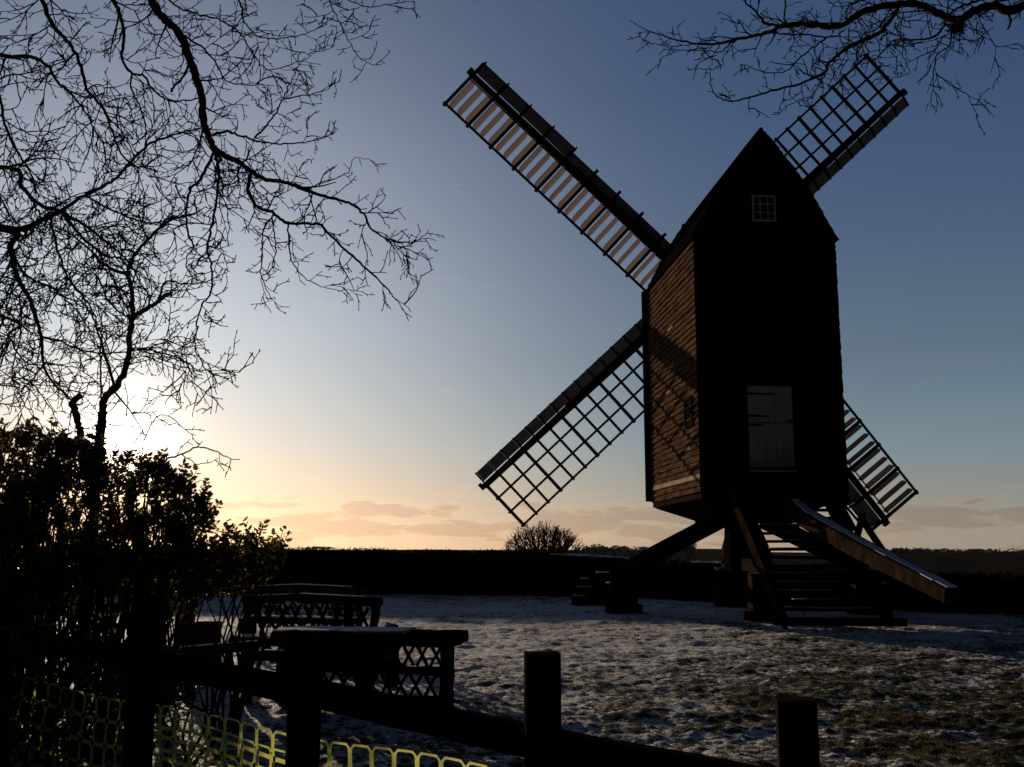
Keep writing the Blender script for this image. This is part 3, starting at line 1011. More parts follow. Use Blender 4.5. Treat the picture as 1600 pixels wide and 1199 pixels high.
def limb(tree, pxpts, r0, r1, Y, seed, twigs=1.0, name='branch', depth=0.5, spread=1.0, blunt=False, lead_in=None, level=0, gap=1.0, plane=0.45):
    """a limb traced along the photo, set at its own distance, with its twigs as a sub-part"""
    rr = random.Random(seed)
    ph = rr.uniform(0, 6)
    P = []
    acc = 0
    for i, (x, y) in enumerate(pxpts):
        if i: acc += math.hypot(x - pxpts[i - 1][0], y - pxpts[i - 1][1])
        P.append(at(x, y, Y + depth * (math.sin(ph + acc / 90.0) - math.sin(ph))))
    if lead_in:
        P = [Vector(q) for q in lead_in] + P
    S = smooth_path(P, 6)
    u = px(Y)
    n = len(S)
    pj = []
    for i, p in enumerate(S):
        k = 0.9 * u if 0 < i < n - 1 else 0
        pj.append(p + Vector((rr.gauss(0, k), 0, rr.gauss(0, k))))
    rad = [(r0 + (r1 - r0) * (i / (n - 1)) ** 0.8) * u * rr.uniform(0.9, 1.14) for i in range(n)]
    m = MB()
    m.tube(pj, rad, 7 if r0 > 3 else 5)
    o = m.build(name, M_BARK, tree, smooth=True)
    if twigs <= 0:
        return o
    t = MB()
    # total length in px
    seglen = [(pj[i + 1] - pj[i]).length for i in range(n - 1)]
    tot = sum(seglen)
    base = 13.5 * u / twigs
    s = base * rr.uniform(0.2, 1)
    if lead_in: s += sum((P[i + 1] - P[i]).length for i in range(len(lead_in))) * 0.9
    side = rr.choice((-1, 1))
    while s < tot:
        a, i = s, 0
        while i < n - 2 and a > seglen[i]:
            a -= seglen[i]; i += 1
        q = pj[i].lerp(pj[i + 1], min(1, a / max(seglen[i], 1e-6)))
        d = (pj[i + 1] - pj[i]).normalized()
        c = Matrix.Rotation(R(rr.uniform(25, 75)) * side, 3, Vector((rr.uniform(-.3, .3), 1, rr.uniform(-.3, .3))).normalized()) @ d
        c.y += rr.uniform(-plane, plane)
        f = s / tot
        if level == 0 and rr.random() < 0.36:
            grow(t, q, c, rr.uniform(60, 150) * u * spread * (1 - 0.4 * f), min(rad[i] * 0.6, rr.uniform(1.2, 2.1) * u), 0, rr, plane, 5, spread, gap, -0.01, u)
        else:
            grow(t, q, c, rr.uniform(24, 80) * u * spread * (1 - 0.3 * f), min(rad[i] * 0.6, rr.uniform(0.8, 1.3) * u), 1, rr, plane, 4, spread, gap, -0.01, u)
        side = -side if rr.random() < 0.8 else side
        s += base * rr.uniform(0.5, 1.6)
    if not blunt:   # the limb ends in a fine spray
        grow(t, pj[-1], pj[-1] - pj[-3], rr.uniform(14, 30) * u, r1 * u, 1, rr, plane, 4, spread, 0.8, 0, u)
    t.build('twigs', M_TWIG, o)
    return o

def trunk(tree, base, top, r0, r1, seed):
    rr = random.Random(seed)
    m = MB()
    b, t = Vector(base), Vector(top)
    n = 16
    pts = [b.lerp(t, i / n) + Vector((0.08 * math.sin(i * .9 + seed), 0.08 * math.cos(i * .7), 0)) * (1 if i else 0) for i in range(n + 1)]
    rad = [(r0 + (r1 - r0) * i / n) * (1 + 0.55 * math.exp(-i * 0.9)) for i in range(n + 1)]
    m.tube(pts, rad, 14)
    m.build('trunk', M_BARK, tree, smooth=True)

def build_trees():
    YL = 9.0
    tr = Vector((-7.4, 9.4, 0))
    oak = thing('oak_tree', 'big bare oak whose drooping boughs fill the sky above the low sun', 'tree', tr)
    trunk(oak, tr + Vector((0, 0, -0.15)), (-7.0, 9.3, 8.6), 0.48, 0.22, 1)
    tA = Vector((-6.7, 9.3, 8.3)); tB = Vector((-7.1, 9.3, 6.6)); tC_ = Vector((-7.2, 9.35, 5.0))
    A = [(233, -6), (252, 25), (276, 47), (295, 89), (307, 124), (317, 161), (318, 194), (330, 223), (336, 237)]
    limb(oak, A, 7.6, 5.2, YL, 11, 0.54, depth=0.3, lead_in=[tA, at(120, -190, YL), at(200, -70, YL)], plane=0.35)
    limb(oak, [(336, 237), (371, 252), (392, 268), (412, 280), (445, 285), (478, 297), (507, 307), (540, 316), (565, 330), (582, 359), (610, 375), (643, 379), (662, 369)], 4.6, 0.8, YL, 12, 0.61, spread=0.8)
    limb(oak, [(392, 268), (388, 297), (402, 322), (429, 334), (450, 349), (495, 350), (511, 363), (540, 390), (573, 420), (598, 444), (615, 463), (623, 472)], 3.6, 0.8, YL, 13, 0.61, spread=0.75)
    limb(oak, [(333, 211), (355, 206), (379, 214), (412, 223), (450, 225), (487, 221), (512, 213)], 2.8, 0.7, YL, 14, 0.65, spread=0.7)
    limb(oak, [(398, 215), (425, 186), (443, 153), (458, 120), (470, 98)], 1.9, 0.7, YL, 15, 0.65, spread=0.7)
    limb(oak, [(443, 155), (474, 150), (500, 144), (513, 139)], 1.4, 0.6, YL, 16, 0.65, spread=0.5)
    limb(oak, [(334, 239), (316, 276), (297, 297), (291, 326), (293, 363), (303, 384), (291, 404), (292, 420)], 2.8, 0.9, YL, 17, 0.72, spread=0.8)
    limb(oak, [(336, 239), (342, 268), (338, 313), (330, 359), (324, 388), (330, 417), (330, 457), (313, 481), (307, 514), (305, 547), (326, 580), (348, 589)], 2.6, 0.7, YL, 18, 0.72, spread=0.75)
    limb(oak, [(429, 334), (412, 360), (410, 395), (408, 430), (418, 455), (425, 468)], 1.6, 0.6, YL, 19, 0.65, spread=0.5)
    limb(oak, [(450, 349), (452, 385), (460, 415), (485, 440), (520, 452), (548, 453)], 1.5, 0.6, YL, 20, 0.65, spread=0.5)
    limb(oak, [(425, 338), (430, 380), (424, 420), (407, 435), (415, 460)], 1.4, 0.6, YL, 21, 0.65, spread=0.5)
    limb(oak, [(478, 297), (520, 280), (545, 268), (552, 248), (572, 248)], 1.2, 0.5, YL, 22, 0.50, spread=0.4)
    B = [(173, -6), (188, 25), (194, 62), (190, 91), (206, 115), (225, 120), (239, 140), (264, 157), (297, 157), (318, 150)]
    limb(oak, B, 4.0, 1.2, YL + .5, 23, 0.65, lead_in=[tA, at(100, -120, YL + .3)], spread=0.9)
    limb(oak, [(206, 115), (205, 140), (218, 165), (227, 200), (225, 240), (212, 275)], 1.8, 0.8, YL + .5, 24, 0.72, spread=0.8)
    limb(oak, [(62, -6), (78, 33), (99, 58), (115, 78), (128, 107), (136, 140), (157, 165), (173, 198), (186, 235), (215, 262), (240, 250)], 4.6, 1.0, YL + 1, 25, 1.0, lead_in=[tB, at(20, -60, YL + .8)], spread=1.0)
    limb(oak, [(-8, 85), (49, 89), (74, 103), (87, 124), (107, 144), (120, 157), (144, 194), (142, 223), (128, 260)], 4.0, 1.0, YL - .4, 26, 1.1, lead_in=[tB], spread=1.0)
    limb(oak, [(-14, 100), (-2, 150), (8, 194), (25, 235), (45, 264), (55, 300)], 3.5, 1.4, YL + .2, 27, 1.1, lead_in=[tB, at(-60, 20, YL)], spread=1.0)
    limb(oak, [(-8, 353), (41, 355), (78, 338), (95, 330), (132, 305), (173, 285), (202, 256), (231, 227), (268, 212), (305, 202), (340, 203)], 5.0, 0.9, YL - .3, 28, 1.15, lead_in=[tC_], spread=1.0)
    limb(oak, [(-8, 262), (33, 293), (66, 322), (95, 330), (136, 355), (173, 384), (202, 412), (218, 440)], 4.4, 1.3, YL + .4, 29, 1.2, lead_in=[tC_], spread=1.0)
    limb(oak, [(-8, 356), (16, 387), (25, 428), (45, 465), (58, 502), (66, 531), (68, 568), (82, 597), (110, 625)], 6.0, 1.2, YL + .8, 30, 1.3, lead_in=[tC_ - Vector((0, 0, .3))], spread=1.0)
    limb(oak, [(-8, 490), (14, 523), (25, 547), (45, 568), (99, 570)], 3.0, 0.9, YL - .5, 31, 1.2, lead_in=[tC_ - Vector((0, 0, .6))], spread=0.9)
    limb(oak, [(66, 527), (95, 533), (124, 547), (161, 552), (198, 550), (239, 543), (280, 552), (306, 556)], 2.2, 0.7, YL + .8, 32, 1.1, spread=0.9)
    limb(oak, [(95, 330), (130, 372), (165, 400), (190, 405), (204, 425)], 2.6, 1.3, YL + .4, 33, 1.3, spread=0.9)
    limb(oak, [(78, 338), (90, 390), (110, 440), (135, 470), (150, 500)], 2.6, 1.0, YL + .4, 34, 1.3, spread=0.9)
    limb(oak, [(16, 387), (40, 430), (80, 450), (115, 480), (140, 515)], 2.4, 1.0, YL + .6, 35, 1.3, spread=0.9)
    limb(oak, [(132, 305), (180, 330), (230, 348), (270, 340), (300, 322)], 2.0, 0.8, YL - .2, 36, 1.2, spread=0.9)
    limb(oak, [(260, -5), (300, 20), (340, 30), (372, 50), (392, 78), (410, 105), (430, 108), (470, 95), (500, 78)], 2.2, 0.7, YL + .6, 37, 0.79, lead_in=[tA, at(210, -90, YL + .4)], spread=0.9)
    limb(oak, [(370, -5), (380, 30), (400, 55), (440, 60), (480, 52), (510, 35)], 2.0, 0.7, YL + .9, 38, 0.86, lead_in=[tA, at(300, -80, YL + .6)], spread=0.8)
    limb(oak, [(510, -5), (530, 35), (545, 65), (562, 90), (578, 100)], 1.5, 0.6, YL + .9, 39, 0.72, lead_in=[tA, at(460, -70, YL + .7)], spread=0.6)
    limb(oak, [(530, -8), (570, 10), (600, 8), (640, 2)], 1.5, 0.6, YL + .7, 40, 0.72, lead_in=[tA, at(450, -60, YL + .7)], spread=0.6)
    limb(oak, [(282, 52), (310, 70), (335, 95), (352, 125), (380, 132), (410, 132)], 2.0, 0.7, YL, 41, 0.72, spread=0.8)
    limb(oak, [(295, 90), (290, 115), (272, 135), (268, 144)], 2.4, 1.8, YL, 42, 0.0)
    limb(oak, [(-8, 600), (20, 590), (50, 600), (80, 640), (95, 665)], 1.6, 0.7, YL, 43, 1.1, lead_in=[tC_ - Vector((0, 0, 1.2))], spread=0.8)
    limb(oak, [(-8, 430), (30, 470), (30, 530), (20, 590), (45, 640)], 1.8, 0.8, YL + .3, 44, 1.1, lead_in=[tC_ - Vector((0, 0, .6))], spread=0.8)
    # a few leaves that hang on all winter
    # ---- the small tree rising out of the holly in front of the sun
    YK = 11.6
    kb = at(150, 800, YK); kb.z = 0
    ash = thing('sapling_tree', 'slim crooked bare tree rising out of the holly in front of the sun', 'tree', kb)
    limb(ash, [(159, 660), (160, 638), (165, 622), (186, 597), (200, 564), (204, 523), (208, 486), (206, 453), (200, 428), (206, 407), (231, 374), (264, 345), (300, 335)], 8.0, 1.6, YK, 51, 0.7, name='trunk', depth=0.2,
         lead_in=[kb + Vector((0, 0, -.1)), at(152, 740, YK)], spread=0.8)
    limb(ash, [(208, 497), (239, 477), (268, 456)], 4.0, 3.2, YK, 52, 0.4, blunt=True, spread=0.5, depth=0.1)
    limb(ash, [(248, 470), (252, 455), (260, 440), (289, 444), (317, 442), (345, 430)], 2.4, 0.8, YK, 53, 0.9, spread=0.7)
    limb(ash, [(202, 430), (165, 415), (136, 387), (103, 362), (70, 350)], 3.0, 1.0, YK, 54, 1.0, spread=1.0)
    limb(ash, [(180, 605), (165, 556), (157, 531), (144, 494), (136, 481), (120, 465)], 2.6, 1.2, YK, 55, 0.9, spread=0.8)
    limb(ash, [(158, 640), (157, 590), (157, 547), (159, 506), (150, 470)], 1.8, 1.0, YK, 56, 0.9, spread=0.7)
    limb(ash, [(204, 545), (240, 548), (280, 560), (310, 580), (330, 575)], 1.8, 0.7, YK, 57, 1.0, spread=0.8)
    limb(ash, [(208, 500), (190, 490), (170, 470), (150, 430), (120, 410)], 2.0, 0.8, YK, 58, 1.0, spread=0.8)
    limb(ash, [(127, 690), (124, 667), (118, 642), (113, 630), (127, 618)], 6.0, 4.8, YK - .2, 59, 0.0, name='broken_stub', depth=0.05, blunt=True, lead_in=[at(148, 760, YK)])
    limb(ash, [(225, 742), (247, 727), (263, 717), (283, 710), (300, 702), (323, 700), (353, 713)], 2.2, 0.9, YK, 60, 0.35, spread=0.45, lead_in=[at(160, 770, YK)])
    limb(ash, [(283, 710), (310, 725), (330, 722)], 1.0, 0.6, YK, 61, 0.4, spread=0.3)
    limb(ash, [(215, 740), (225, 690), (243, 655), (262, 650), (285, 668)], 1.2, 0.7, YK, 62, 0.5, spread=0.35)
    # ---- the oak on the right
    YR = 10.0
    rb = Vector((8.2, 11.0, 0))
    ro = thing('oak_tree', 'bare oak reaching a mossy bough in from the top right corner', 'tree', rb)
    trunk(ro, rb + Vector((0, 0, -0.15)), (7.9, 10.8, 9.4), 0.5, 0.26, 2)
    s = 0.3875
    q = lambda pts: [(980 + a * s, b * s) for a, b in pts]
    rt1 = Vector((7.9, 10.8, 7.6)); rt2 = Vector((7.9, 10.8, 8.9))
    limb(ro, q([(1620, 18), (1540, 45), (1480, 22), (1400, 45), (1340, 80), (1290, 70), (1230, 40), (1170, 18), (1090, 18), (960, 45), (870, 100), (790, 108), (700, 97), (630, 105)]), 8.4, 4.2, YR, 71, 0.55, lead_in=[rt1, at(1660, -10, YR + .3)], spread=0.88, depth=0.3, plane=0.3)
    limb(ro, q([(630, 105), (540, 140), (440, 160), (330, 180), (240, 170), (150, 150), (60, 112)]), 3.6, 0.8, YR, 72, 0.72, spread=0.56)
    limb(ro, q([(630, 105), (560, 95), (520, 50), (480, 15), (465, -10)]), 2.6, 1.2, YR, 73, 0.7, spread=0.75)
    limb(ro, q([(640, 100), (635, 60), (640, -10)]), 1.8, 1.4, YR, 74, 0.2, spread=0.50, blunt=True)
    limb(ro, q([(1090, 40), (1050, 95), (1010, 140), (920, 180), (850, 220), (810, 260), (800, 290), (690, 340), (600, 360), (480, 400), (400, 405), (345, 370), (335, 310)]), 3.8, 0.8, YR - .3, 75, 0.64, spread=0.49)
    limb(ro, q([(1290, 75), (1260, 130), (1220, 155), (1150, 160), (1080, 160), (1010, 230), (950, 260)]), 2.3, 0.8, YR, 76, 0.8, spread=0.69)
    limb(ro, q([(1310, 90), (1300, 180), (1250, 220), (1235, 290), (1230, 360), (1225, 410)]), 1.7, 0.7, YR, 77, 0.8, spread=0.56)
    limb(ro, q([(1245, 300), (1310, 345), (1390, 395)]), 1.1, 0.7, YR, 78, 0.7, spread=0.44)
    limb(ro, q([(560, 130), (640, 140), (700, 140), (820, 150), (880, 120)]), 1.4, 1.4, YR + .2, 79, 0.6, spread=0.62, blunt=True)
    limb(ro, q([(800, 155), (740, 200), (680, 250), (650, 285), (560, 295), (490, 267)]), 1.6, 0.7, YR, 80, 0.68, spread=0.45)
    limb(ro, q([(300, 190), (330, 230), (370, 250), (350, 280), (280, 278)]), 1.2, 0.6, YR, 81, 0.68, spread=0.36)
    limb(ro, q([(440, 160), (400, 190), (380, 210), (310, 205), (210, 200), (115, 178)]), 1.4, 0.6, YR, 82, 0.42, spread=0.36)
    limb(ro, q([(800, 300), (770, 350), (740, 390), (690, 405), (630, 440)]), 1.3, 0.6, YR - .3, 83, 0.59, spread=0.36)
    limb(ro, q([(1410, 60), (1450, 130), (1490, 188), (1535, 183)]), 1.2, 0.6, YR, 84, 0.6, spread=0.50)
    limb(ro, q([(1120, 170), (1110, 220), (1140, 290), (1090, 312)]), 1.1, 0.6, YR, 85, 0.6, spread=0.50)
    limb(ro, q([(1540, 45), (1545, 90), (1535, 120)]), 2.2, 1.6, YR, 86, 0.0, blunt=True)
    limb(ro, q([(1180, 15), (1110, -15), (1000, -10), (900, 20), (880, 60)]), 2.4, 0.9, YR + .3, 87, 0.9, spread=0.75)
    limb(ro, q([(1600, -25), (1480, -15), (1400, 10), (1340, 30), (1300, 60)]), 2.6, 1.6, YR + .2, 88, 0.7, lead_in=[rt2], spread=0.75)
    m = MB()
    c = at(980 + 1330 * s, 112 * s, YR)
    rr = random.Random(4)
    for _ in range(160):
        v = Vector((rr.gauss(0, .04), rr.gauss(0, .03), rr.gauss(0, .025)))
        d = Vector((rr.uniform(-1, 1), rr.uniform(-1, 1), rr.uniform(-1, 1))).normalized() * 0.04
        m.tube([c + v, c + v + d], [0.012, 0.004], 3)
    m.build('moss_clump', M_TWIG, ro)
build_trees()

# ------------------------------------------------------------------ holly, hedge
def leaf_holly(m, p, d, u, size, rr):
    """a spiny holly leaf: d along it, u its face normal"""
    s = d.cross(u).normalized()
    k = size
    w = k * rr.uniform(0.26, 0.36)
    fold = rr.uniform(0.1, 0.3) * k
    L_ = [p, p + d * k * .5 - u * fold * .12, p + d * k]
    def side(sg):
        o = []
        for f, ww in ((.14, .55), (.28, 1.15), (.42, .62), (.56, 1.15), (.70, .5), (.82, .8), (.90, .3)):
            o.append(p + d * (k * f) + s * (sg * w * ww) + u * (fold * ww * .5))
        return o
    a = side(1); b = side(-1)
    vs = L_ + a + b
    m.add(vs, [(0, 3, 4, 5, 1), (1, 5, 6, 7), (1, 7, 8, 9, 2), (0, 1, 12, 11, 10), (1, 14, 13, 12), (1, 2, 16, 15, 14)])

def inpoly(x, y, P):
    c = False
    n = len(P)
    j = n - 1
    for i in range(n):
        if (P[i][1] > y) != (P[j][1] > y) and x < (P[j][0] - P[i][0]) * (y - P[i][1]) / (P[j][1] - P[i][1]) + P[i][0]:
            c = not c
        j = i
    return c

def holly(name_label, poly, Y0, Y1, nspr, seed, base_px, size=(0.05, 0.078), nstem=26, each=5):
    rr = random.Random(seed)
    bx = [at(x, 900, (Y0 + Y1) / 2).x for x in base_px]
    cx = sum(bx) / len(bx)
    o = thing('holly_bush', name_label, 'bush', (cx, (Y0 + Y1) / 2, 0))
    m = MB(); st = MB()
    xs = [p[0] for p in poly]; ys = [p[1] for p in poly]
    roots = [Vector((rr.uniform(min(bx), max(bx)), rr.uniform(Y0 + .25 * (Y1 - Y0), Y1 - .25 * (Y1 - Y0)), -0.03)) for _ in range(nstem)]
    cnt = 0
    while cnt < nspr:
        x = rr.uniform(min(xs), max(xs)); y = rr.uniform(min(ys), max(ys))
        if not inpoly(x, y, poly):
            continue
        Y = rr.uniform(Y0, Y1)
        p = at(x, y, Y)
        # thinner where the noise says so: gaps one can look through
        g = noise.noise(p * 2.3 + Vector((seed, 0, 0)))
        low = max(0, (y - (min(ys) * .25 + max(ys) * .75)) / (max(ys) - min(ys)))
        if g < 0.0 + low * (0.9 if x < 225 else 0.1) and rr.random() < 0.85:
            continue
        cnt += 1
        root = min(roots, key=lambda q: (q - p).length + rr.random() * 0.5)
        out = (p - Vector((root.x, root.y, p.z * 0.4))).normalized()
        d = (out + Vector((rr.gauss(0, .5), rr.gauss(0, .5), rr.gauss(0.35, .4)))).normalized()
        ln = rr.uniform(0.10, 0.24)
        e = p + d * ln
        st.tube([p, p.lerp(e, .5) + Vector((rr.gauss(0, .008), 0, rr.gauss(0, .008))), e], [0.005, 0.004, 0.0025], 3)
        n = rr.randint(7, 12)
        for i in range(n):
            f = (i + 0.6) / n
            q = p.lerp(e, f)
            side = d.orthogonal().normalized()
            side = Matrix.Rotation(i * 2.4 + rr.uniform(-.4, .4), 3, d) @ side
            ld = (side + d * rr.uniform(0.2, 0.9)).normalized()
            u = (ld.cross(side.cross(d)) + Vector((rr.gauss(0, .5), rr.gauss(0, .5), rr.gauss(0, .5)))).normalized()
            if abs(u.dot(ld)) > 0.9: u = ld.orthogonal()
            u = (u - ld * u.dot(ld)).normalized()
            leaf_holly(m, q, ld, u, rr.uniform(*size), rr)
        if cnt % each == 0:      # a stem from the root to this sprig
            mid = root.lerp(p, .5) + Vector((rr.gauss(0, .12), rr.gauss(0, .12), rr.uniform(0, .2)))
            q1 = root.lerp(mid, .5) + Vector((rr.gauss(0, .04), rr.gauss(0, .04), 0.05))
            st.tube(smooth_path([root, q1, mid, p], 3), [0.014, .0135, .013, .012, .011, .010, .009, .008, .007, 0.005], 5)
    m.build('leaves', M_HOLLY, o)
    st.build('stems', M_BARK, o)

big = [(-60, 690), (0, 684), (50, 682), (92, 690), (112, 706), (150, 700), (182, 724), (205, 720), (232, 722), (252, 734), (262, 752), (285, 752), (300, 768), (316, 772), (322, 795),
       (336, 822), (322, 832), (300, 842), (306, 880), (304, 930), (285, 985), (230, 1005), (120, 1005), (-60, 1005)]
holly('tall dark holly bush standing right in front of the low sun', big, 8.7, 10.6, 1560, 21, [-40, 40, 120, 200, 250])
small = [(300, 870), (312, 848), (335, 858), (345, 838), (356, 858), (372, 852), (384, 855), (402, 835), (412, 852), (430, 846), (442, 870), (440, 895), (420, 908), (400, 915), (380, 930), (330, 945), (290, 945), (285, 910)]
holly('low straggling holly shrub beside the lattice benches', small, 8.9, 9.9, 165, 22, [330, 350, 370, 385], nstem=9, each=9)
under = [(200, 1085), (215, 1050), (250, 1036), (300, 1042), (330, 1058), (335, 1085), (320, 1110), (210, 1120)]
holly('small holly seedling low behind the rail and yellow netting', under, 6.9, 7.8, 70, 23, [220, 270, 320], size=(0.035, 0.055), nstem=8, each=7)
ub = [(-60, 1010), (30, 1000), (120, 1020), (180, 1030), (200, 1100), (180, 1200), (-60, 1200)]
holly('dense dark holly undergrowth behind the netting at the left', ub, 6.6, 7.8, 170, 24, [-30, 40, 110, 160], size=(0.04, 0.06), nstem=14)

HP = [(-45, 50, 2.1), (-20, 43.5, 1.72), (-8.9, 40.6, 1.70), (-2.0, 39.2, 1.62), (2.35, 37.6, 1.42), (7.0, 33.6, 1.18), (11.2, 29.2, 1.02), (14.5, 27.2, 0.95), (24, 22.5, 0.9)]
def build_hedge():
    rr = random.Random(8)
    pts = smooth_path([Vector(p) for p in HP], 24)
    hedge = thing('hedge', 'long clipped dark hedge along the far edge of the lawn', 'hedge', (0, 39, 0))
    core = MB()
    ns = 9
    for i, p in enumerate(pts):
        t = (pts[min(i + 1, len(pts) - 1)] - pts[max(i - 1, 0)]); t.z = 0
        n = Vector((t.y, -t.x, 0)).normalized()
        hz = p.z + 0.10 * noise.noise(Vector((p.x * .35, 1, 0))) + 0.06 * noise.noise(Vector((p.x * 1.3, 2, 0)))
        for k in range(ns):
            a = math.pi * k / (ns - 1)
            c, s = math.cos(a), math.sin(a)
            w = 0.62 * (abs(c) ** 0.5) * (1 if c > 0 else -1)
            q = Vector((p.x, p.y, 0)) + n * w + UP * ((hz - 0.07) * s ** 0.4 if s > 1e-6 else -0.1)
            q += n * 0.06 * noise.noise(Vector((p.x * 2, k * 1.7, p.y)))
            core.v.append(tuple(q))
    for i in range(len(pts) - 1):
        for k in range(ns - 1):
            core.f.append((i * ns + k, i * ns + k + 1, (i + 1) * ns + k + 1, (i + 1) * ns + k))
    core.build('hedge_body', M_CORE, hedge)
    lv = MB()
    acc = [0]
    for a, b in zip(pts, pts[1:]):
        acc.append(acc[-1] + (b - a).length)
    for _ in range(26000):
        s = rr.uniform(14, acc[-1] - 2)
        i = 0
        lo, hi = 0, len(acc) - 1
        while hi - lo > 1:
            md = (lo + hi) // 2
            if acc[md] <= s: lo = md
            else: hi = md
        i = lo
        p = pts[i].lerp(pts[i + 1], (s - acc[i]) / (acc[i + 1] - acc[i]))
        t = (pts[i + 1] - pts[i]); t.z = 0
        n = Vector((t.y, -t.x, 0)).normalized()
        hz = p.z + 0.10 * noise.noise(Vector((p.x * .35, 1, 0))) + 0.06 * noise.noise(Vector((p.x * 1.3, 2, 0)))
        if rr.random() < 0.5:      # top
            q = Vector((p.x, p.y, hz - 0.05)) + n * rr.uniform(-.58, .58) + UP * abs(rr.gauss(0, 0.028))
            if rr.random() < 0.03: q += UP * rr.uniform(0, .10)
        else:
            z = rr.uniform(0.03, hz)
            q = Vector((p.x, p.y, z)) + n * (0.62 + rr.gauss(0, 0.05))
        d = Vector((rr.gauss(0, 1), rr.gauss(0, 1), rr.gauss(0.3, 1))).normalized()
        e = d.orthogonal().normalized()
        e = Matrix.Rotation(rr.uniform(0, 6.28), 3, d) @ e
        k = rr.uniform(0.025, 0.055)
        lv.add([q, q + d * k + e * k * .4, q + d * k * 2, q + d * k - e * k * .4], [(0, 1, 2, 3)])
    for _ in range(1500):
        i = rr.randrange(20, len(pts) - 2)
        p = pts[i].lerp(pts[i + 1], rr.random())
        hz = p.z + 0.10 * noise.noise(Vector((p.x * .35, 1, 0))) + 0.06 * noise.noise(Vector((p.x * 1.3, 2, 0)))
        if noise.noise(Vector((p.x * 0.9, p.y * .9, 7))) < 0.02: continue
        q = Vector((p.x + rr.uniform(-.3, .3), p.y + rr.uniform(-.45, .45), hz - 0.06))
        d = Vector((rr.gauss(0, .35), rr.gauss(0, .35), 1)).normalized() * rr.uniform(0.06, 0.19)
        w = Vector((0.012, 0, 0))
        lv.add([q - w, q + w, q + d + w * .4, q + d - w * .4], [(0, 1, 2, 3)])
        for k in range(3):
            c = q + d * rr.uniform(.4, 1)
            e = Vector((rr.gauss(0, 1), rr.gauss(0, 1), rr.gauss(.3, .6))).normalized() * rr.uniform(.03, .06)
            f = e.orthogonal().normalized() * 0.018
            lv.add([c, c + e * .5 + f, c + e, c + e * .5 - f], [(0, 1, 2, 3)])
    lv.build('leaves', M_HEDGE, hedge)
    sn = MB()
    for x0, x1 in ((870, 936), (944, 962), (1082, 1135), (982, 990), (490, 512)):
        k = int((x1 - x0) / 3) + 1
        for _ in range(k * 5):
            x = rr.uniform(x0, x1)
            # find hedge at that pixel
            best = min(pts, key=lambda p: abs((p.x / p.y) - (x - 800) / FPX / 1.0))
            q = Vector((best.x + rr.uniform(-.15, .15), best.y + rr.uniform(-.4, .4), best.z + 0.035 + rr.uniform(-.02, .02)))
            w = rr.uniform(0.08, 0.2)
            ring = [q + Vector((math.cos(a) * w * rr.uniform(.7, 1.2), math.sin(a) * w, 0)) for a in [j * math.pi / 3 for j in range(6)]]
            sn.add(ring + [q + UP * w * 0.28], [(j, (j + 1) % 6, 6) for j in range(6)])
    sn.build('snow', M_SNOW, hedge)
build_hedge()

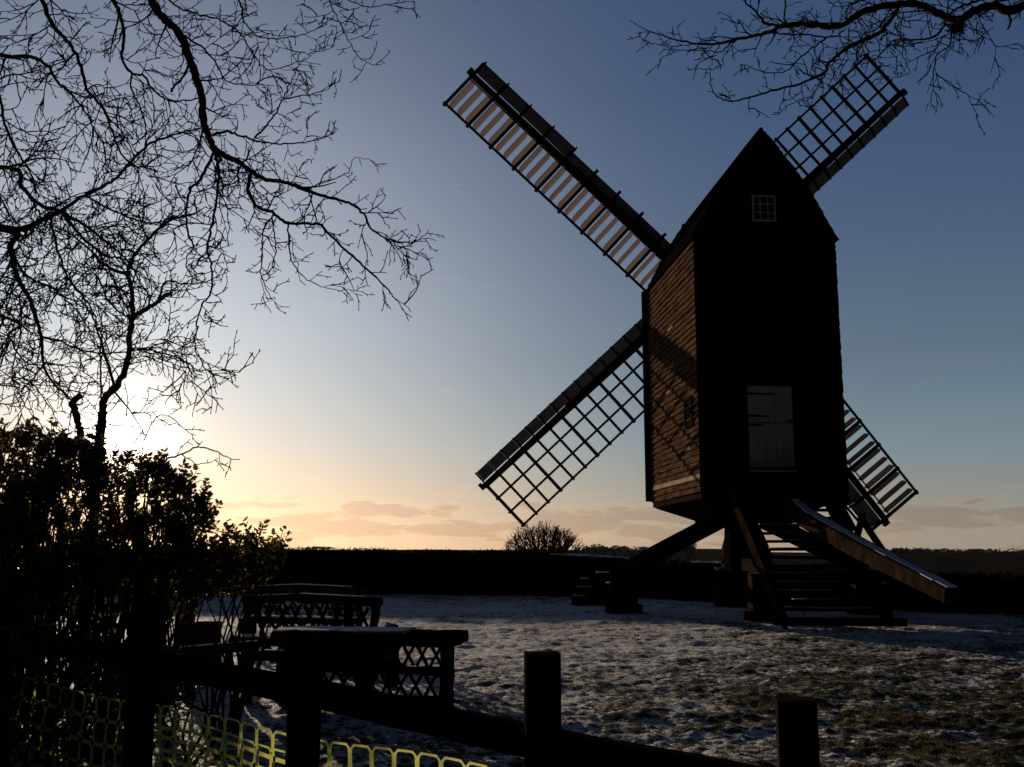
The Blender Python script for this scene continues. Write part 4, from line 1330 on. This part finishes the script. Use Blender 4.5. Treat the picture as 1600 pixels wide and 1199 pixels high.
# ------------------------------------------------------------------ far trees and hills
def build_far():
    # hills
    for nm, x0, x1, Y, base, seed, top in (('hills', -700, 1150, 900, -18, 3, 862), ('hills', 900, 2600, 700, -18, 4, 866)):
        m = MB()
        n = 90
        rows = 6
        for i in range(n + 1):
            x = x0 + (x1 - x0) * i / n
            h = at(x, top - 3 + 3.5 * noise.noise(Vector((i * .12, seed, 0))), Y).z
            for k in range(rows + 1):
                f = k / rows
                P0 = at(x, 862, Y - 420 + 420 * f)
                m.v.append((P0.x, P0.y, base + (h - base) * (f * f * (3 - 2 * f))))
            P0 = at(x, 862, Y + 500)
            m.v.append((P0.x, P0.y, base))
        q = rows + 2
        for i in range(n):
            for k in range(q - 1):
                m.f.append((i * q + k, (i + 1) * q + k, (i + 1) * q + k + 1, i * q + k + 1))
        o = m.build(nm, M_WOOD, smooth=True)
        o['kind'] = 'structure'
    # woods as one mass each
    def wood(name, lab, spec, seed, n):
        rr = random.Random(seed)
        m = MB()
        for _ in range(n):
            x0, x1, yt, Y, hh = rr.choice(spec)
            x = rr.uniform(x0, x1)
            Yq = Y + rr.uniform(-40, 40)
            b = at(x, 862, Yq)
            top = at(x, yt + rr.uniform(-2.5, 5.5), Yq).z
            w = rr.uniform(3.5, 7.5) * Y / 800
            conif = rr.random() < 0.16
            H = rr.uniform(7, 12) * Y / 800
            for _ in range(90):
                f = rr.random()
                if conif:
                    rad = w * 0.45 * (1 - f) ** 0.8
                else:
                    rad = w * math.sqrt(max(0.03, 1 - (2 * f - 1) ** 2))
                a = rr.uniform(0, 6.28)
                rq = rad * math.sqrt(rr.random())
                q = Vector((b.x + math.cos(a) * rq, b.y + math.sin(a) * rq, top - H + H * f))
                s = rr.uniform(0.35, 0.9) * Y / 800
                d = Vector((rr.gauss(0, 1), rr.gauss(0, 1), rr.gauss(0, 1))).normalized() * s
                e = d.orthogonal().normalized() * s
                m.add([q - d, q + e, q + d, q - e], [(0, 1, 2, 3)])
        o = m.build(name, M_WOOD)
        tag(o, lab, 'woodland', kind='stuff')
    wood('woodland', 'far dark wood on the skyline between the mill and the bare tree',
         [(895, 975, 853, 620, 1), (900, 960, 857, 600, 1), (965, 1010, 855, 640, 1), (1000, 1140, 863, 700, 1), (1088, 1140, 861, 700, 1)], 5, 150)
    wood('woodland', 'far dark wooded ridge on the skyline at the right edge',
         [(1350, 1640, 860, 690, 1), (1300, 1660, 867, 640, 1), (1350, 1450, 858, 690, 1), (1400, 1570, 859.5, 700, 1), (1280, 1660, 876, 600, 1), (1280, 1660, 884, 560, 1)], 6, 520)
    # bare trees beyond the hedge
    def bare(label, cx, base_y, top_y, half, Y, n, seed, name='bare_tree'):
        rr = random.Random(seed)
        b = at(cx, base_y, Y)
        b.z = min(b.z, 0.0) if Y < 100 else b.z - 4
        o = thing(name, label, 'tree', b)
        u = px(Y)
        t = MB(); tk = MB()
        for i in range(n):
            x = cx + half * rr.uniform(-1, 1) * 0.92
            k = math.sqrt(max(0, 1 - ((x - cx) / half) ** 2))
            y = base_y - (base_y - top_y) * k * rr.uniform(0.72, 1.0)
            e = at(x, y, Y + rr.uniform(-1, 1) * half * u * .7)
            s = b + Vector((rr.uniform(-.15, .15) * half * u, rr.uniform(-.15, .15) * half * u, 0))
            c = s.lerp(e, .5) + Vector(((e.x - s.x) * .12, (e.y - s.y) * .12, (e.z - s.z) * .05)) * rr.uniform(-.5, 1)
            P = smooth_path([s, c, e], 4)
            tk.tube(P, [max(0.5, (2.0 - 1.5 * j / (len(P) - 1))) * u * .6 for j in range(len(P))], 4)
            for j in range(4, len(P)):
                for _ in range(2):
                    d = (P[j] - P[j - 1]).normalized() + Vector((rr.gauss(0, .6), rr.gauss(0, .6), rr.gauss(0.2, .4)))
                    ln = rr.uniform(6, 16) * u
                    q = P[j]
                    pts = [q]
                    dd = d.normalized()
                    for _ in range(3):
                        dd = (dd + Vector((rr.gauss(0, .25), rr.gauss(0, .25), rr.gauss(0.05, .25)))).normalized()
                        pts.append(pts[-1] + dd * ln / 3)
                    t.tube(pts, [.55 * u, .48 * u, .42 * u, .36 * u], 3)
        tk.build('trunk', M_BARK, o)
        t.build('crown', M_TWIG, o)
    bare('rounded twiggy bare tree standing above the hedge left of the mill', 848, 880, 824, 62, 56, 125, 31)
    bare('tiny round bare tree on the skyline seen under the mill', 1076, 868, 856, 9, 420, 26, 32)
build_far()

# ------------------------------------------------------------------ rustic tables and benches
def logp(m, a, b, r, rr, wob=0.12, n=9, seg=8, knob=0.15):
    a = Vector(a); b = Vector(b)
    P = []
    rad = []
    for i in range(n):
        f = i / (n - 1)
        P.append(a.lerp(b, f) + Vector((rr.gauss(0, r * wob), rr.gauss(0, r * wob), rr.gauss(0, r * wob))))
        rad.append(r * rr.uniform(1 - knob, 1 + knob))
    m.tube(P, rad, seg)

def lattice_panel(o, a, b, z0, z1, step, r, rr, name='lattice'):
    """criss-cross of split poles between two points a, b (plan) from z0 to z1"""
    m = MB()
    a = Vector((a[0], a[1], 0)); b = Vector((b[0], b[1], 0))
    L_ = (b - a).length
    u = (b - a) / L_
    h = z1 - z0
    run = h * 0.55
    nrm_ = Vector((-u.y, u.x, 0)) * r * 0.8
    s = -run
    while s < L_:
        for sg in (1, -1):
            s0, s1 = (s, s + run) if sg > 0 else (s + run, s)
            f0, f1 = 0.0, 1.0
            def cl(q): return max(0, min(L_, q))
            # clip to the panel
            def zat(q): return z0 + h * (q - s0) / (s1 - s0)
            c0, c1 = cl(s0), cl(s1)
            if abs(c1 - c0) < 0.03: continue
            p = a + u * c0 + UP * zat(c0) + nrm_ * sg
            q = a + u * c1 + UP * zat(c1) + nrm_ * sg
            logp(m, p, q, r, rr, 0.16, 5, 6)
        s += step
    return m.build(name, M_LOG, o, smooth=True)

def snow_on(m, a, b, w, th, rr, n=12):
    a = Vector(a); b = Vector(b)
    for i in range(n):
        p = a.lerp(b, i / n); q = a.lerp(b, (i + 1) / n)
        k = rr.uniform(0.75, 1.05)
        m.bbeam(p, q, w * k, th * rr.uniform(.8, 1.2), UP, th * .3)

def build_rustic():
    rr = random.Random(77)
    # -- rustic bench with a two-tier lattice back, nearest; its snowy top rail is seen just below eye level
    a = at(452, 1080, 11.1); b = at(697, 1090, 10.85)
    a.z = b.z = 0
    ctr = (a + b) / 2
    u = (b - a).normalized()
    n = Vector((-u.y, u.x, 0))      # away from the camera
    o = thing('rustic_table', 'rustic pole table with a snowy top and criss-cross lattice front, nearest the fence', 'table', ctr)
    ztop = at(640, 990, 11.2).z
    m = MB()
    for s in (-0.62, 0.0, 0.62):
        pass
    for i in range(4):
        off = n * (0.10 + 0.20 * i)
        logp(m, a + off - u * 0.25 + UP * (ztop - 0.05), b + off + u * 0.08 + UP * (ztop - 0.05), 0.07, rr, 0.05, 12, 9, .08)
    m.build('tabletop', M_LOG, o, smooth=True)
    m = MB()
    snow_on(m, a + n * 0.42 - u * 0.25 + UP * (ztop + 0.02), a.lerp(b, .70) + n * 0.42 + UP * (ztop + 0.02), 0.66, 0.03, rr)
    m.build('snow', M_SNOW, o)
    m = MB()
    logp(m, a - u * 0.1 + UP * (ztop - 0.03), b + u * 0.16 + UP * (ztop - 0.035), 0.062, rr, 0.14, 14)
    m.build('top_rail', M_LOG, o, smooth=True)
    zm = ztop * 0.55
    m = MB()
    logp(m, a + UP * zm, b + UP * (zm - 0.02), 0.045, rr, 0.2, 10)
    logp(m, a + UP * 0.12, b + UP * 0.10, 0.04, rr, 0.2, 10)
    m.build('middle_rail', M_LOG, o, smooth=True)
    lattice_panel(o, a.lerp(b, .02), b, zm + 0.03, ztop - 0.08, 0.145, 0.018, rr)
    lattice_panel(o, a.lerp(b, .02), b, 0.12, zm - 0.03, 0.155, 0.018, rr)
    for f, off in ((0.0, 0.0), (0.48, 0.0), (1.0, 0.0), (0.04, 0.66), (0.93, 0.66)):
        p = a.lerp(b, f) + n * off
        m = MB()
        logp(m, p - UP * 0.05, p + UP * (ztop - 0.05), 0.065, rr, 0.14, 8)
        m.build('leg', M_LOG, o, smooth=True)
    # solid slab panel under the left half of the table
    m = MB()
    for k in range(3):
        logp(m, a + n * 0.3 + UP * (ztop - 0.17 - .09 * k), a.lerp(b, .56) + n * 0.3 + UP * (ztop - 0.17 - .09 * k), 0.055, rr, .06, 8)
    m.build('apron', M_LOG, o, smooth=True)

    # -- benches with lattice backs
    def bench(label, pa, pb, Ya, Yb, ytop, seed, snow=True, legs=3, wav=0.16):
        r2 = random.Random(seed)
        a = at(pa, 1000, Ya); b = at(pb, 1000, Yb)
        a.z = b.z = 0
        za = at(pa, ytop[0], Ya).z; zb = at(pb, ytop[1], Yb).z
        u = (b - a).normalized(); n = Vector((-u.y, u.x, 0))
        o = thing('rustic_bench', label, 'bench', (a + b) / 2)
        m = MB()
        mid = a.lerp(b, .42) + UP * ((za * .58 + zb * .42) + 0.035)
        logp(m, a - u * .05 + UP * za, mid, 0.06, r2, wav, 8)
        logp(m, mid - u * .02, b + u * .1 + UP * zb, 0.06, r2, wav, 9)
        tr_ = m.build('back_rail', M_LOG, o, smooth=True)
        if snow:
            m = MB()
            snow_on(m, a.lerp(b, .05) + UP * (za + 0.066), mid + UP * 0.066, 0.07, 0.014, r2, 6)
            snow_on(m, mid + UP * 0.066, a.lerp(b, .93) + UP * (zb + 0.066), 0.07, 0.014, r2, 8)
            m.build('snow', M_SNOW, tr_)
        zs = 0.44
        lattice_panel(o, a, b, 0.30, min(za, zb) - 0.06, 0.21, 0.023, r2)
        m = MB()
        for k in range(3):
            logp(m, a + n * (-.05 - .14 * k) + UP * zs, b + n * (-.05 - .14 * k) + UP * zs, 0.055, r2, .06, 9)
        m.build('seat', M_LOG, o, smooth=True)
        m = MB()
        snow_on(m, a + n * -.2 + UP * (zs + 0.06), b + n * -.2 + UP * (zs + 0.06), 0.34, 0.02, r2, 9)
        m.build('seat_snow', M_SNOW, o)
        for f in (0.0, 0.8, 1.0) if legs == 3 else (0.0, 1.0):
            m = MB()
            p = a.lerp(b, f)
            logp(m, p - UP * .05, p + UP * (za + (zb - za) * f), 0.06, r2, .14, 8)
            m.build('back_post', M_LOG, o, smooth=True)
        for f in (0.0, 1.0):
            m = MB()
            p = a.lerp(b, f) - n * .36
            logp(m, p - UP * .05, p + UP * zs, 0.055, r2, .14, 6)
            m.build('leg', M_LOG, o, smooth=True)
        return o
    bench('rustic lattice backed bench behind the snowy table', 385, 585, 14.2, 13.4, (938, 941), 5)
    bench('farther rustic bench, only its snowy back rail showing above the nearer bench', 395, 560, 18.5, 17.8, (921, 923), 6)
    # short log stool at the table's end and a low log seat on the left
    o = thing('log_bench', 'low snow edged log seat to the left of the lattice table', 'bench', at(350, 1075, 11.8) * 1.0)
    o.location.z = 0
    a = at(283, 1019, 11.6); b = at(402, 1010, 11.2)
    m = MB()
    c = at(345, 1014, 11.4)
    logp(m, a, c, 0.05, rr, .15, 6); logp(m, c, b, 0.055, rr, .15, 6)
    s_ = m.build('seat', M_LOG, o, smooth=True)
    m = MB()
    logp(m, at(385, 1026, 11.5), at(460, 1026, 11.2), 0.06, rr, .1, 6)
    m.build('seat_end', M_LOG, o, smooth=True)
    m = MB()
    snow_on(m, a + UP * .055, c + UP * .055, 0.07, .012, rr, 5); snow_on(m, c + UP * .058, b + UP * .058, 0.07, .012, rr, 5)
    snow_on(m, at(388, 1026, 11.5) + UP * .065, at(450, 1026, 11.2) + UP * .065, 0.10, .014, rr, 4)
    m.build('snow', M_SNOW, o)
    for p in (at(300, 1018, 11.55), at(390, 1013, 11.3), at(440, 1030, 11.3)):
        m = MB()
        logp(m, Vector((p.x, p.y, -.05)), p, 0.055, rr, .12, 6)
        m.build('leg', M_LOG, o, smooth=True)
    p = at(613, 978, 12.6)
    st = thing('log_stump', 'short round log stump at the right end of the back bench', 'stump', (p.x, p.y, 0))
    m = MB()
    logp(m, Vector((p.x, p.y, -.05)), Vector((p.x, p.y, p.z)), 0.085, rr, .05, 6, 11, .06)
    m.build('log', M_LOG, st, smooth=True)
    m = MB()
    logp(m, Vector((p.x - .02, p.y, p.z + .002)), Vector((p.x - .02, p.y, p.z + .022)), 0.07, rr, .03, 3, 9, .08)
    m.build('snow', M_SNOW, st, smooth=True)
    # sawn blocks by the shrub
    for (x, y, Y, w, lab) in ((325, 972, 13.2, 0.15, 'squat upright timber block beside the low holly shrub'), (290, 955, 13.8, 0.11, 'narrow upright timber block half hidden by the holly')):
        p = at(x, y, Y)
        b_ = thing('timber_block', lab, 'block', (p.x, p.y, 0))
        m = MB()
        m.bbeam(Vector((p.x, p.y, -.03)), p, w * 2, w * 2, F, 0.02, seg=4, wob=.006)
        m.build('block', M_LOG, b_)
build_rustic()

# ------------------------------------------------------------------ fence and netting
FX = [(8, 930, 7.2, 40), (229, 928, 6.0, 42), (478, 1000, 5.1, 49), (847, 1020, 4.15, 54), (1243, 1092, 3.6, 59), (1760, 1120, 3.1, 62)]
RAIL = [(-200, 950, 7.9), (8, 978, 7.12), (229, 1016, 5.95), (478, 1060, 5.05), (847, 1136, 4.1), (1243, 1210, 3.55), (1760, 1320, 3.05)]
def build_fence():
    b0 = at(478, 1000, 5.1)
    o = thing('rail_fence', 'dark post and rail fence crossing the foreground', 'fence', (b0.x, b0.y, 0))
    for (x, y, Y, w) in FX:
        p = at(x, y, Y)
        wm = w * px(Y) * 0.97
        m = MB()
        nrm2 = Vector((p.x, p.y, 0)).normalized()
        m.bbeam(Vector((p.x, p.y, -0.3)), Vector((p.x, p.y, p.z)), wm, wm, -nrm2 + Vector((.08, 0, 0)), 0.003, seg=6, wob=0.0015)
        m.build('post', M_FENCE, o)
    for (xa, ya, Ya), (xb, yb, Yb) in zip(RAIL, RAIL[1:]):
        a = at(xa, ya, Ya + 0.12); b = at(xb, yb, Yb + 0.12)
        d = (b - a).normalized()
        m = MB()
        h = 0.125
        m.bbeam(a - UP * h / 2 + d * .012, b - UP * h / 2 - d * .012, 0.075, h, UP, 0.008, seg=7, wob=0.003)
        m.build('rail', M_FENCE, o)
    # ---- yellow netting
    def sheet(m, tops, cell_w, cell_h, rows, seed, yoff, sag, thk=0.0015):
        """tops: (px x, px y, Y) of the upper edge"""
        P = [at(x, y, Y + yoff) for x, y, Y in tops]
        P = smooth_path(P, 10)
        acc = [0]
        for a, b in zip(P, P[1:]): acc.append(acc[-1] + (b - a).length)
        nc = int(acc[-1] / cell_w)
        def pos(s, t):
            i = 0
            s = min(max(s, 0), acc[-1] - 1e-6)
            while i < len(acc) - 2 and acc[i + 1] < s: i += 1
            p = P[i].lerp(P[i + 1], (s - acc[i]) / (acc[i + 1] - acc[i]))
            w = 0.045 * noise.noise(Vector((s * 1.7, t * 1.3, seed))) * (0.3 + t * 2)
            dz = 0.04 * noise.noise(Vector((s * 1.2, t * 2.0, seed + 5))) * (t * 3)
            dx = 0.05 * noise.noise(Vector((s * 0.9, t * 2.2, seed + 9))) * (t * 3)
            return Vector((p.x + dx, p.y + w * 2.0, p.z - t + dz - sag * noise.noise(Vector((s * .8, 3, seed))) * .05))
        ns = 16
        for r_ in range(rows):
            for c in range(nc):
                cx_, cz_ = (c + .5) * cell_w, (r_ + .5) * cell_h
                ring_o, ring_i = [], []
                for k in range(ns):
                    a = 2 * math.pi * k / ns + math.pi / ns
                    ca, sa = math.cos(a), math.sin(a)
                    q = max(abs(ca), abs(sa))
                    ox, oz = ca / q * cell_w / 2, sa / q * cell_h / 2
                    e = 0.30
                    ix = math.copysign(abs(ca) ** e, ca) * (cell_w / 2 - 0.013)
                    iz = math.copysign(abs(sa) ** e, sa) * (cell_h / 2 - 0.0105)
                    # pull the long sides in near the knots so the uprights swell at each crossing
                    ix *= 1.0 - 0.20 * abs(iz / (cell_h / 2)) ** 4
                    ring_o.append(pos(cx_ + ox, cz_ + oz))
                    ring_i.append(pos(cx_ + ix, cz_ + iz))
                m.add(ring_o + ring_i, [(k, (k + 1) % ns, ns + (k + 1) % ns, ns + k) for k in range(ns)])
    m = MB()
    sheet(m, [(20, 1052, 7.05), (120, 1078, 6.6), (229, 1101, 6.05), (350, 1121, 5.6), (478, 1148, 5.12), (650, 1174, 4.65), (860, 1215, 4.15)], 0.148, 0.135, 5, 1, 0.21, 1)
    o = m.build('barrier_netting', M_NET)
    tag(o, 'yellow plastic barrier netting sagging behind the fence posts', 'netting')
    m = MB()
    sheet(m, [(229, 1112, 6.08), (300, 1130, 5.8), (370, 1152, 5.55), (430, 1170, 5.3), (478, 1182, 5.15)], 0.150, 0.12, 4, 7, 0.26, 1)
    o2 = m.build('loose_fold', M_NET, o)
build_fence()

# ------------------------------------------------------------------ thin winter haze
def build_haze():
    m = MB()
    x, y0, y1, z0, z1 = 2600, -450, 1800, -20, 30
    m.hexa([(-x, y0, z0), (x, y0, z0), (x, y1, z0), (-x, y1, z0), (-x, y0, z1), (x, y0, z1), (x, y1, z1), (-x, y1, z1)])
    mt = bpy.data.materials.new('haze')
    mt.use_nodes = True
    t = mt.node_tree
    t.nodes.clear()
    v = N(t, 'ShaderNodeVolumePrincipled')
    v.inputs['Color'].default_value = (0.9, 0.93, 1.0, 1)
    v.inputs['Density'].default_value = HAZE
    v.inputs['Anisotropy'].default_value = 0.3
    o_ = N(t, 'ShaderNodeOutputMaterial')
    t.links.new(v.outputs[0], o_.inputs['Volume'])
    o = m.build('haze', mt)
    o['kind'] = 'stuff'
HAZE = 0.000014
build_haze()
